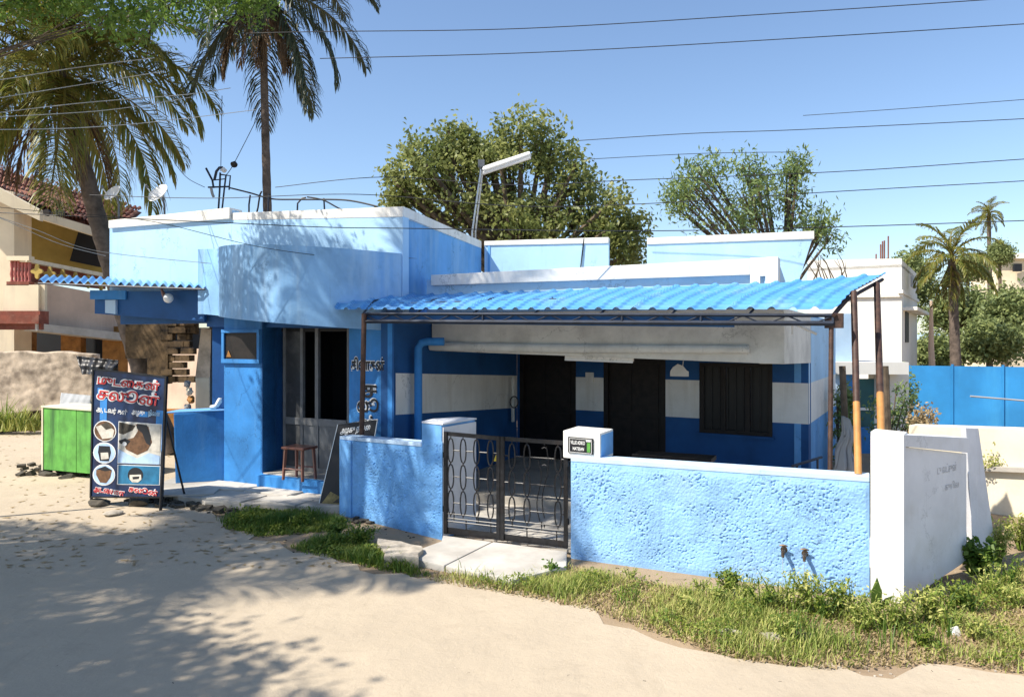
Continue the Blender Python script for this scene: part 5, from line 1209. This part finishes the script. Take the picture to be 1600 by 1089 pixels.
# ------------------------------------------------------------------ overhead wires
def wire(pts, Y0, Y1, label, r=.006, m=M_wire, sag=0):
    n = len(pts); ctrl = [U(px, py, Y0 + (Y1 - Y0) * i / (n - 1)) for i, (px, py) in enumerate(pts)]
    out = []
    for i in range(n - 1):
        p0 = ctrl[max(i - 1, 0)]; p1 = ctrl[i]; p2 = ctrl[i + 1]; p3 = ctrl[min(i + 2, n - 1)]
        for k in range(10):
            s = k / 10; out.append(.5 * ((2 * p1) + (p2 - p0) * s + (2 * p0 - 5 * p1 + 4 * p2 - p3) * s * s + (3 * p1 - p0 - 3 * p2 + p3) * s ** 3))
    out.append(ctrl[-1]); o = MB().tube(out, r, 5).build('overhead_wire', m, offset=ctrl[0]); return tag(o, label, 'wire', 'overhead wires')
wire([(380, 53), (500, 50), (820, 45), (1210, 22), (1530, 1), (1750, -14)], 10, 9, 'dark overhead wire, topmost one crossing the sky')
wire([(500, 92), (850, 82), (1250, 60), (1600, 38), (1750, 28)], 10, 9, 'dark overhead wire, second from the top on the right')
wire([(1255, 181), (1400, 171), (1600, 156), (1750, 144)], 12, 10, 'short thin overhead wire starting in mid sky on the right', .005)
wire([(905, 220), (1080, 209), (1250, 203), (1600, 186), (1750, 178)], 12, 10, 'overhead wire passing just above the big tree at the right')
wire([(880, 252), (940, 248), (1100, 240), (1245, 238)], 14, 14, 'overhead wire ending above the feathery tree')
wire([(430, 293), (600, 277), (800, 289), (1000, 281), (1300, 269), (1600, 249), (1750, 240)], 12, 9.5, 'overhead wire crossing the lamp tree and the feathery crown')
wire([(140, 305), (330, 310), (560, 304), (800, 322), (1000, 319), (1300, 300), (1600, 283), (1750, 274)], 12, 9.5, 'overhead wire running through both tree crowns from the roof bracket')
wire([(-60, 330), (300, 346), (500, 355), (630, 357), (1000, 361), (1300, 355), (1600, 345), (1750, 340)], 9.6, 9, 'overhead wire crossing low in front of the parapets')
fan = (((-60, 131), (0, 125), (120, 106), (240, 91)), ((-60, 162), (0, 153), (130, 132), (255, 112)), ((-60, 184), (0, 176), (140, 160), (290, 148), (360, 138)), ((-60, 187), (0, 183), (170, 172), (300, 152)), ((-60, 203), (100, 201), (230, 192), (400, 172)))
for i, p in enumerate(fan): wire(p, 8.5, 10 + i * .6, 'pale wire before the left palm, number %s from the top' % ('one', 'two', 'three', 'four', 'five')[i], .0055, M_wirel)
wire([(-60, 318), (60, 330), (230, 345), (400, 385), (520, 402)], 8.5, 9.6, 'sagging thin wire in front of the tiled roof', .004)
wire([(-60, 320), (50, 357), (150, 392), (330, 412)], 8.8, 10.2, 'thin pale wire sagging over the mustard wall', .004, M_wirel)
wire([(-60, 322), (0, 341), (90, 380), (165, 400)], 9, 11, 'lowest thin pale wire before the mustard wall', .004, M_wirel)
wire([(347, 150), (345, 268)], 14.8, 14.8, 'vertical wire dropping from the palms to the roof bracket', .007)
wire([(412, 165), (366, 255), (352, 275)], 15, 14.8, 'slanting wire from the tall palm trunk to the bracket', .007)
wire([(360, 294), (392, 302), (425, 311), (470, 312), (540, 313), (590, 323)], 14.6, 13, 'thick tangled service cable lying above the parapet', .016)
wire([(480, 308), (505, 313), (530, 326), (560, 340)], 13.2, 13, 'service cable curling down to the parapet', .014)
wire([(265, 240), (278, 262), (295, 280), (320, 293)], 14.8, 14.8, 'thin wire curving down left of the roof bracket', .006)
q = U(366, 256, 14.9); o = stone((q.x, q.y, q.z - .05), (.12, .12, .12), M_black, 'small black insulator on the slanting wire', 'insulator', seed=40, nm='insulator')

# ------------------------------------------------------------------ right background
t = WB = thing('white_house', (13, 27, 0), 'white flat roofed two storey house beyond the porch canopy', 'house')
def wq(px0, px1, py0, py1, Y, Y2, m, nm, th=.3, py0b=None, py1b=None, fr=0, par=WB):
    a = U(px0, 0, Y); b = U(px1, 0, Y2); return MB().wall(a, b, (ZY(py1, Y), ZY(py0, Y)), (ZY(py1b or py1, Y2), ZY(py0b or py0, Y2)), th, front=fr).build(nm, m, par, bevel=0)
wq(1262, 1409, 407, 620, 27.5, 26.0, M_farw, 'front_wall', .3, 404, 640)
a_, b_ = U(1409, 0, 26.0), U(1433, 0, 31.5)
sw_ = MB()
def side(px0, px1, z0_, z1_, m, nm, th=.3, fr=0.0):
    p, q_ = onl(a_, b_, px0), onl(a_, b_, px1); d_ = (Vector(b_[:2]) - Vector(a_[:2])).normalized(); n2 = Vector((-d_.y, d_.x)); 
    return MB().prism([(p.x - n2.x * fr, p.y - n2.y * fr, z0_), (q_.x - n2.x * fr, q_.y - n2.y * fr, z0_), (q_.x + n2.x * th, q_.y + n2.y * th, z0_), (p.x + n2.x * th, p.y + n2.y * th, z0_)], (0, 0, z1_ - z0_)).build(nm, m, WB)
zt_ = ZY(404, 26); side(1409, 1433, -.2, 5.12, M_farw, 'side_wall')
MB().prism([(*U(1262, 0, 27.5)[:2], 4.85), (*a_[:2], 4.85), (*b_[:2], 4.85), (U(1262, 0, 33).x, 33, 4.85)], (0, 0, .1)).build('roof_slab', M_farw, WB)
wq(1262, 1411, 462, 466, 27.45, 25.95, M_farw, 'string_course', .1, 459, 464, fr=.06)
side(1408, 1434, ZY(458, 26) - .02, ZY(458, 26) + .10, M_farw, 'string_course', .1, .06)
side(1414, 1419, ZY(535, 27), ZY(487, 27), M_frame, 'window', .05, .03); side(1411, 1433, ZY(487, 27) + .02, ZY(487, 27) + .14, M_farw, 'sunshade', .1, .45)
side(1423, 1428, ZY(448, 29), ZY(431, 29), mat('vent_grey', (.35, .36, .38), .8, .1, 3, 0), 'vent', .05, .02)
for k, (px, h_) in enumerate(((1369, 397), (1376, 382), (1379, 377), (1382, 376), (1388, 369))):
    q = U(px, 405, 28.5); o = MB().tube([(q.x, q.y, 4.9), U(px, h_, 28.5)], .03, 5).build('rebar_rod', M_stool, WB)
t = thing('dry_branches', U(1308, 405, 20), 'bare twiggy branches rising behind the right roof end', 'bush')
for k in range(12):
    p = U(1270 + k * 5, 440, 16); d_ = Vector((rr2.uniform(-.5, .5), 0, rr2.uniform(.5, 1.1))); MB().tube([p, p + d_ * .5 + Vector((.05, 0, 0)), p + d_ * rr2.uniform(.7, 1)], [.015, .01, .004], 4).build('branch', M_barkt, t)

t = OH = thing('outhouse', (7, 15, 0), 'small pale blue and white outhouse with a teal door behind the posts', 'outhouse')
def oq(px0, px1, py0, py1, Y, m, nm, th=.25, fr=0): return wq(px0, px1, py0, py1, Y, Y, m, nm, th, fr=fr, par=OH)
oq(1303, 1336, 490, 576, 15.0, M_farb, 'upper_wall', 1.2); oq(1302, 1420, 566, 585, 14.6, M_farw, 'roof_edge', 1.4)
oq(1302, 1342, 585, 750, 14.8, M_farb, 'front_wall'); oq(1302, 1336, 635, 640, 14.8, M_fac, 'blue_band', .1, .01)
oq(1322, 1334, 580, 612, 14.8, M_fac, 'blue_patch', .1, .012)
oq(1342, 1366, 592, 637, 14.95, M_teal, 'door_upper', .1); oq(1342, 1366, 641, 668, 14.95, M_teal, 'door_lower', .1); oq(1342, 1366, 637, 641, 14.9, M_farw, 'door_rail', .1)
oq(1342, 1372, 669, 750, 14.6, M_fac, 'blue_wall', .2); oq(1366, 1420, 585, 700, 15.0, M_farw, 'side_wall'); oq(1378, 1390, 582, 640, 14.8, M_dark, 'gap', .1)
for px, lb in ((1318, 'thin grey wooden pole standing before the outhouse'), (1385, 'crooked dark wooden pole right of the canopy posts')):
    q = U(px, 0, 11.5); o = MB().tube([(q.x + .05, q.y, 0), (q.x + .02, q.y, 1.0), (q.x - .02, q.y, ZY(572, 11.5))], .05, 7).build('wooden_pole', M_barkt, offset=(q.x, q.y, 0)); tag(o, lb, 'pole')

t = FN = thing('blue_fence', (15, 17, 0), 'vivid blue painted sheet fence behind the cream wall', 'fence')
fa, fb = U(1415, 0, 17.5), U(1760, 0, 15.0); fp = lambda px: onl(fa, fb, px)
pxs = [1415, 1488, 1567, 1650, 1740]
for i in range(4):
    a_, b_ = fp(pxs[i] + .4), fp(pxs[i + 1] - .4); MB().wall(a_, b_, (0, ZY(571 + i, a_.y)), (0, ZY(572 + i, b_.y)), .03, front=.01 * (i % 2)).build('fence_panel', M_fence, t)
    MB().tube([(b_.x, b_.y - .02, 0), (b_.x, b_.y - .02, 1.7)], .03, 6).build('fence_post', M_fence, t)
q = fp(1560); o = MB().tube([U(1516, 619, 14.9), U(1600, 626, 14.7)], .02, 6).build('pale_rod', M_cloth, offset=U(1516, 619, 14.9)); tag(o, 'pale thin rod crossing in front of the blue fence', 'rod')
t = CW = thing('cream_boundary', (6, 9, 0), 'cream painted boundary wall with a ledge beyond the leaning slab', 'wall')
ca, cb_ = U(1420, 0, 10.2), U(1800, 0, 8.3)
MB().wall(ca, cb_, (0, ZY(668, 9.9)), (0, ZY(672, 8.6)), .25).build('wall', M_cream, t, bevel=.01)
MB().wall(ca, cb_, (ZY(736, 9.9), ZY(729, 9.9)), (ZY(738, 8.6), ZY(729, 8.6)), .2, front=.08).build('ledge', M_conc, t, bevel=.006)
t = thing('far_block', (60, 78, 0), 'distant pinkish flat roofed building at the right edge above the trees', 'building')
wq(1556, 1760, 402, 560, 80, 78, M_pinkw, 'front_wall', 6, par=t); wq(1550, 1760, 396, 404, 79.5, 77.5, M_farw, 'roof_edge', 6, par=t)
for k in range(5): wq(1585 + k * 30, 1597 + k * 30, 412, 424, 79.0, 79.0, M_dark, 'window', .3, par=t)
t = thing('far_hut', (36, 48, 0), 'pale crumbling hut wall seen between the far trees', 'hut')
wq(1540, 1610, 520, 575, 42, 42, M_pinkw, 'wall', 2, par=t); wq(1440, 1480, 520, 575, 44, 44, M_farb, 'wall', 2, par=t)

# ------------------------------------------------------------------ trees
def lob(px, py, rx, ry, Y, dY=1.0): c = U(px, py, Y); k = Y / F; return (tuple(c), (rx * k, max(rx, ry) * k * dY, ry * k))
Yt = 21
tree('broad_tree', (0, Yt, 0), (0.2, Yt, 3.6), sub([lob(672, 285, 66, 78, Yt), lob(712, 225, 32, 28, Yt), lob(752, 262, 34, 36, Yt), lob(815, 238, 80, 60, Yt), lob(890, 295, 55, 66, Yt), lob(790, 340, 120, 60, Yt), lob(955, 340, 45, 62, Yt, 1.2), lob(975, 390, 42, 55, Yt, 1.2), lob(620, 300, 24, 45, Yt)], 6, .42, 4),
     M_leafA, 'big dense olive green tree rising behind the middle of the house', 620, 30, .17, .16, .085, .28)
Yt = 19
tree('feathery_tree', (7.0, Yt, 0), (7.0, Yt, 3.2), sub([lob(1090, 290, 60, 40, Yt), lob(1180, 275, 55, 35, Yt), lob(1240, 330, 45, 65, Yt), lob(1150, 330, 80, 40, Yt), lob(1060, 310, 40, 45, Yt), lob(1285, 370, 18, 40, Yt), lob(1235, 262, 20, 18, Yt)], 4, .5, 8),
     M_leafB, 'light feathery tree with thin airy crown right of the dense tree', 190, 26, .16, .17, .045, .12, droop=.7)
far = [(1425, 440, 38, 58, 38, 'dense green tree right behind the white house'), (1500, 480, 50, 45, 36, 'leafy tree round the foot of the yellowing palm'), (1568, 485, 48, 48, 33, 'sunlit leafy tree above the middle of the blue fence'), (1650, 470, 60, 65, 33, 'leafy tree at the right edge of the view'), (1545, 535, 44, 28, 30, 'low spreading tree just behind the blue fence'), (1460, 545, 30, 26, 34, 'small dark shrubby tree at the left end of the blue fence'), (1512, 420, 30, 18, 55, 'distant tree between the two small palms'), (1562, 395, 13, 18, 60, 'small distant tree crown below the far palm')]
for i, (px, py, rx, ry, Y, lb) in enumerate(far):
    b_ = U(px, 0, Y); f_ = U(px, py + ry * .7, Y)
    tree('leafy_tree', (b_.x, b_.y, 0), (b_.x, b_.y, max(1, f_.z)), [lob(px, py, rx * .75, ry * .75, Y), lob(px - rx * .45, py + ry * .3, rx * .5, ry * .5, Y), lob(px + rx * .45, py + ry * .2, rx * .5, ry * .55, Y), lob(px + rx * .1, py - ry * .5, rx * .45, ry * .4, Y)] if False else sub([lob(px, py, rx * .8, ry * .8, Y), lob(px - rx * .45, py + ry * .3, rx * .5, ry * .5, Y), lob(px + rx * .45, py + ry * .2, rx * .5, ry * .55, Y)], 4, .45, i),
         M_leafD, lb, 260, 34, .26, .21, .10, .14, 'trees beyond the blue fence', True)
for (px, py, Y, L_, lb, bs, sd) in ((1487, 405, 27, 1.9, 'yellowing mid height palm above the blue fence', 560, 3), (1545, 335, 70, 2.0, 'distant tall slender palm against the sky at the right', 560, 5), (1556, 520, 36, 1.2, 'thin bare grey palm stem before the far trees', 570, 8)):
    if sd == 8: continue
    h_ = U(px, py, Y); palm((h_.x + .2, Y, 0), h_, lb, 'far%.0f' % L_, M_frond if sd == 3 else M_frondd, L_, 22, .16 if sd == 3 else .2, seed=sd, nleaf=38, coconuts=False, dead=2 if sd == 3 else 0, width=.05)
for px, ptop, Y, lb in ((1455, 470, 29, 'bare reddish old stem left of the far palm'),):
    q = U(px, ptop, Y); o = MB().tube([(q.x + .1, Y, 0), (q.x, Y, q.z * .5), q], [.14, .11, .05], 8).build('bare_palm', M_pink, offset=(q.x, Y, 0)); tag(o, lb, 'palm trunk')

palm((-6.75, 14.5, 0), tuple(U(92, 108, 14.5)), 'large leaning coconut palm with drooping golden fronds at the left', 'near', M_frond, 3.3, 40, .17, bend=(-.12, 0, -.2), seed=11, nleaf=90, dead=5, width=.036)
palm((U(431, 0, 15).x, 15, 0), tuple(U(410, -25, 15)), 'tall slender coconut palm with dark hanging fronds, right of the large palm', 'near2', M_frondd, 2.7, 28, .085, bend=(-.06, 0, 0), seed=12, nleaf=80, dead=9, width=.032)
# neem tree whose branches hang into the top left
tree('neem_tree', (-8.6, 8.2, 0), (-8.2, 8.4, 4.6), [lob(185, 18, 62, 38, 9.0, .7), lob(275, -5, 55, 36, 10.0, .7), lob(370, -22, 60, 48, 10.5, .7), lob(60, -20, 80, 45, 9.5, .6), lob(-120, -40, 100, 90, 8.5, .7)],
     M_leafC, 'bright green leafy tree hanging into the top left corner', 300, 40, .13, .085, .035, .035)
# trees standing outside the view on the left, whose shade falls on the road and the shop
palm((-10.6, 4.7, 0), (-9.9, 4.9, 7.6), 'coconut palm beside the road left of the camera', 'near', M_frond, 3.0, 19, .17, seed=21, nleaf=85, dead=2, width=.035)
palm((-11.6, 3.2, 0), (-10.9, 3.5, 7.2), 'second coconut palm beside the road left of the camera', 'near', M_frond, 3.0, 17, .17, seed=22, nleaf=85, dead=2, width=.035)
palm((-7.8, 6.9, 0), (-6.7, 6.75, 8.3), 'third coconut palm left of the camera, shading the curved fascia', 'near', M_frond, 3.0, 8, .17, seed=23, nleaf=85, dead=0, low=False, width=.035)
tree('road_tree', (-9.4, .2, 0), (-9.2, .2, 3.4), [((-8.3, 1.35, 6.0), (2.3, 2.1, 1.2)), ((-7.2, -.2, 6.0), (2.0, 1.9, 1.3)), ((-10.4, 2.0, 6.0), (1.9, 1.6, 1.2)), ((-9.2, -1.0, 7.0), (2.5, 2.2, 1.4))], M_leafC, 'dense roadside tree standing left of the camera', 1500, 46, .22, .14, .07, .3)

# ------------------------------------------------------------------ verges and weeds
v2 = [G(*p)[:2] for p in ((650, 906), (705, 893), (800, 908), (850, 893), (885, 884), (960, 900), (1100, 926), (1290, 945), (1365, 955), (1420, 962), (1520, 920), (1600, 885), (1760, 880), (1760, 1085), (1500, 1040), (1300, 1052), (1150, 1036), (1030, 995), (960, 968), (880, 948), (760, 926), (680, 912))]
P = scatter(v2, 5200); P = fade(P, v2, .16); c_ = clumps(P, 2.2, 0, 5); c3 = clumps(P, 7.0, 0, 15); P = P[(c_ + .7 * c3 + RNG.random(len(P)) * .8) > .22]
blades(P, .085, .0065, M_grass, 'verge_grass', 'sunlit yellowish grass verge in front of the blue boundary wall', 'grass', .75, z=.0, tintbias=.10, seed=31)
P2 = fade(scatter(v2, 500), v2, .3); P2 = P2[clumps(P2, 3.0, 0, 9) > .18]
blades(P2, .13, .008, M_grassg, 'tall_grass', 'taller green tufts standing in the sunlit verge', 'grass', .6, seed=33)
P3 = fade(scatter(v2, 2600), v2, .05)
C = np.column_stack([P3, RNG.uniform(.004, .035, len(P3))]); Vv, Fv, tv = leaves(C, .045, .014, up=2.0); Vv[:, 2] = np.maximum(Vv[:, 2], .003)
tag(np_mesh('ground_litter', Vv, Fv, M_dry, None, tv, 'stuff'), 'dry straw and small leaves lying under the verge grass', 'plant litter')
v1 = [G(*p)[:2] for p in ((335, 812), (400, 797), (460, 802), (520, 808), (560, 830), (600, 868), (640, 885), (690, 903), (640, 903), (560, 884), (480, 868), (400, 842), (350, 826))]
P = fade(scatter(v1, 6500), v1, .14); P = P[clumps(P, 4.0, 0, 19) + RNG.random(len(P)) * .5 > .12]; blades(P, .085, .008, M_grassg, 'roadside_weeds', 'lush green weeds below the shop platform', 'grass', .8, tintbias=-.05, seed=41)
C = fade(scatter(v1, 4200), v1, .16); C = C[clumps(C, 4.0, 0, 19) + RNG.random(len(C)) * .4 > .10]; hz_ = np.clip(.07 + clumps(C, 5, 0, 3) * .16, .02, .22); C = np.column_stack([C, RNG.random(len(C)) * hz_]); Vv, Fv, tv = leaves(C, .05, .022, up=1.0); Vv[:, 2] = np.maximum(Vv[:, 2], .003)
tag(np_mesh('weed_leaves', Vv, Fv, M_grassg, None, tv, 'stuff'), 'small green weed leaves below the shop platform', 'weeds')
def weed(px, py, h, w, n, m, label, L=.05, Wd=.02, cat='weed', stems=9, z=0.0, seed=1, kind_name='leafy_weed'):
    g = G(px, py, z); t = thing(kind_name, g, label, cat); r = random.Random(seed); Cs = []; mb = MB()
    for k in range(stems):
        a = r.uniform(0, 6.28); e = Vector((g.x + math.cos(a) * w * r.uniform(.2, 1), g.y + math.sin(a) * w * .6 * r.uniform(.2, 1), g.z + h * r.uniform(.55, 1.1))); b = g + Vector((math.cos(a), math.sin(a), 0)) * .02
        md = b.lerp(e, .5) + Vector((0, 0, h * .12)); mb.tube([b, md, e], [.006, .0045, .002], 4)
        for i in range(n // stems):
            s = r.uniform(.15, 1.0) ** .8; p = b * (1 - s) ** 2 + md * 2 * s * (1 - s) + e * s * s; Cs.append((p.x + r.gauss(0, .02 + .25 * L), p.y + r.gauss(0, .02 + .25 * L), p.z + r.gauss(0, .015)))
    mb.build('stems', m, t, kind='stuff'); Vv, Fv, tv = leaves(np.array(Cs), L, Wd, up=.8); np_mesh('leaves', Vv, Fv, m, t, tv, 'stuff', g)
weed(1140, 928, .20, .16, 420, M_grassg, 'low dark green bushy weed under the boundary wall left of the taps', .045, .024, seed=1, stems=14)
weed(1215, 950, .30, .20, 260, M_grass, 'thin sprawling weed directly below the left tap', .04, .012, seed=2, stems=12)
weed(1270, 962, .34, .22, 420, M_grass, 'yellow green upright weed below the right tap', .05, .018, seed=3, stems=13)
weed(1310, 958, .26, .15, 300, M_grassg, 'small bushy weed between the right tap and the white pier', .05, .022, seed=4, stems=12)
weed(1095, 925, .12, .12, 160, M_grass, 'low tuft of weed left of the bushy weed by the wall', .035, .014, seed=5)
weed(1405, 985, .26, .18, 320, M_grass, 'yellowish weed in front of the white corner pier', .05, .02, seed=6, stems=12)
weed(1455, 975, .30, .16, 300, M_grass, 'tall yellowish weed before the recessed grey panel', .05, .02, seed=7, stems=10)
weed(1500, 950, .22, .20, 260, M_grassg, 'green weed at the right foot of the grey panel', .05, .02, seed=8, stems=12)
weed(1532, 905, .36, .16, 420, M_leafC, 'dark round leaved plant at the foot of the leaning slab', .08, .06, seed=9, stems=10)
weed(1560, 880, .42, .22, 600, M_grass, 'bushy yellow green shrub beside the leaning slab', .05, .02, seed=10, stems=20)
weed(1595, 860, .36, .25, 500, M_grass, 'bushy grass green shrub at the right edge below the cream wall', .05, .02, seed=11, stems=20)
weed(560, 898, .10, .08, 120, M_grassg, 'small green sprout near the gate slab', .04, .02, seed=12) if False else None
weed(862, 898, .12, .07, 140, M_leafC, 'small bright green seedling at the right corner of the entrance slab', .05, .025, seed=13)
weed(985, 905, .10, .10, 90, M_grass, 'short sparse weed at the foot of the wall right of the gate', .03, .012, seed=14)
weed(1553, 729, .22, .16, 320, M_grassg, 'small weed growing on the ledge of the cream wall', .05, .02, z=.75, seed=15) if False else None
q = ca.lerp(cb_, .3); g = onl(ca, cb_, 1548)
t = thing('ledge_weed', (g.x, g.y, .72), 'small green weed growing on the ledge of the cream wall', 'weed')
Cs = np.array([[g.x + RNG.normal() * .09, g.y - .06 + RNG.normal() * .03, .60 + abs(RNG.normal()) * .09] for _ in range(260)]); Vv, Fv, tv = leaves(Cs, .04, .018); np_mesh('leaves', Vv, Fv, M_grass, t, tv, 'stuff', (g.x, g.y, .72))
P4 = fade(scatter(v2, 3600), v2, .2); k4 = clumps(P4, 4.5, 0, 77); P4 = P4[k4 > .08]; h4 = np.clip(.03 + clumps(P4, 4.5, 0, 77) * .22, .02, .16)
C = np.column_stack([P4, RNG.random(len(P4)) * h4]); Vv, Fv, tv = leaves(C, .032, .014, up=.8); Vv[:, 2] = np.maximum(Vv[:, 2], .003)
tag(np_mesh('creeping_weeds', Vv, Fv, M_grassg, None, tv, 'stuff'), 'patches of small leaved creeping weeds in the sunlit verge', 'weeds')
rw = random.Random(55)
spots = sorted([(1120, 945, .16), (1165, 940, .22), (1190, 955, .26), (1238, 955, .30), (1290, 970, .24), (1335, 965, .30), (1350, 985, .2), (1385, 985, .30), (1430, 975, .34), (1475, 960, .26), (1485, 985, .2), (1520, 960, .24), (1545, 935, .3), (1575, 920, .3), (1590, 950, .22), (1070, 955, .12), (1225, 1000, .14), (1440, 1010, .16), (1530, 1000, .16)])
ORD = 'first second third fourth fifth sixth seventh eighth ninth tenth eleventh twelfth thirteenth fourteenth fifteenth sixteenth seventeenth eighteenth nineteenth'.split()
for i, (px, py, h_) in enumerate(spots):
    w_ = weed(px, py, h_, h_ * .75, 200, rw.choice([M_grass, M_grass, M_grassg]), 'loose weed clump in the strip below the wall, %s from the left' % ORD[i], .042, .014, seed=100 + i, stems=11, kind_name='weed_clump')
for i, (px, py, h_, lb) in enumerate(((395, 815, .12, 'green weed clump at the left end of the strip below the platform'), (470, 825, .16, 'lush green weed clump in front of the platform edge, left of the board'), (525, 838, .15, 'green weed clump below the foot of the leaning black board'), (565, 850, .18, 'spiky green weed clump under the left boundary wall'), (590, 872, .13, 'low green weed clump beside the tan concrete block'))):
    weed(px, py, h_, h_ * 1.1, 420, M_grassg, lb, .05, .02, seed=140 + i, stems=18, kind_name='weed_clump')
# cactus-like leaf at the foot of the pier
g = G(1367, 960); t = thing('broad_leaf_plant', g, 'plant with one broad upright green leaf at the foot of the white pier', 'plant')
MB().prism([g + Vector((dx, 0, dz)) for dx, dz in ((0, 0), (.05, .08), (.06, .18), (.02, .30), (-.03, .18), (-.03, .08))][::-1], (.0, .008, 0)).build('leaf', M_leafC if False else mat('flat_leaf', (.07, .12, .02), .4, .15, 9, 0), t)
MB().prism([g + Vector((dx, .03, dz)) for dx, dz in ((0, 0), (.12, .05), (.16, .14), (.10, .12))][::-1], (.0, .008, 0)).build('leaf', MATS['flat_leaf'], t)
# shrubs behind the wall at the right
for i, (px, py, Y, r_, m, lb) in enumerate(((1395, 640, 13.5, .45, M_leafB, 'green bush left of the blue fence'), (1408, 610, 15.5, .4, M_leafB, 'taller green bush against the white house'), (1440, 658, 12.0, .22, M_dry, 'dry brown bush at the left end of the blue fence'), (1320, 620, 12.5, .18, M_leafB, 'small creeper between the first two canopy posts'))):
    c = U(px, py, Y); t = thing('bush', (c.x, c.y, 0), lb, 'bush'); P, T, tt = crown_points([(tuple(c), (r_ * .8, r_, r_ * 1.1)), ((c.x, c.y, c.z * .5), (r_ * .8, r_, c.z * .55))], 90, 16, .06)
    mb = MB(); [mb.tube([(c.x + random.uniform(-.1, .1), c.y, 0), tuple(T[random.randrange(len(T))])], .012, 4) for _ in range(12)]; mb.build('stems', M_barkt, t, kind='stuff')
    Vv, Fv, tv = leaves(P, .09, .035, tint=tt); np_mesh('leaves', Vv, Fv, m, t, tv, 'stuff', (c.x, c.y, 0))
# weeds on the bank at the far left
P = np.array([[*U(RNG.uniform(-100, 70), 0, 17.6)[:2]] for _ in range(900)]) + RNG.normal(size=(900, 2)) * .15
blades(P, .45, .03, M_grass, 'bank_grass', 'grassy weeds on the earth bank at the left edge', 'grass', .6, z=.1)
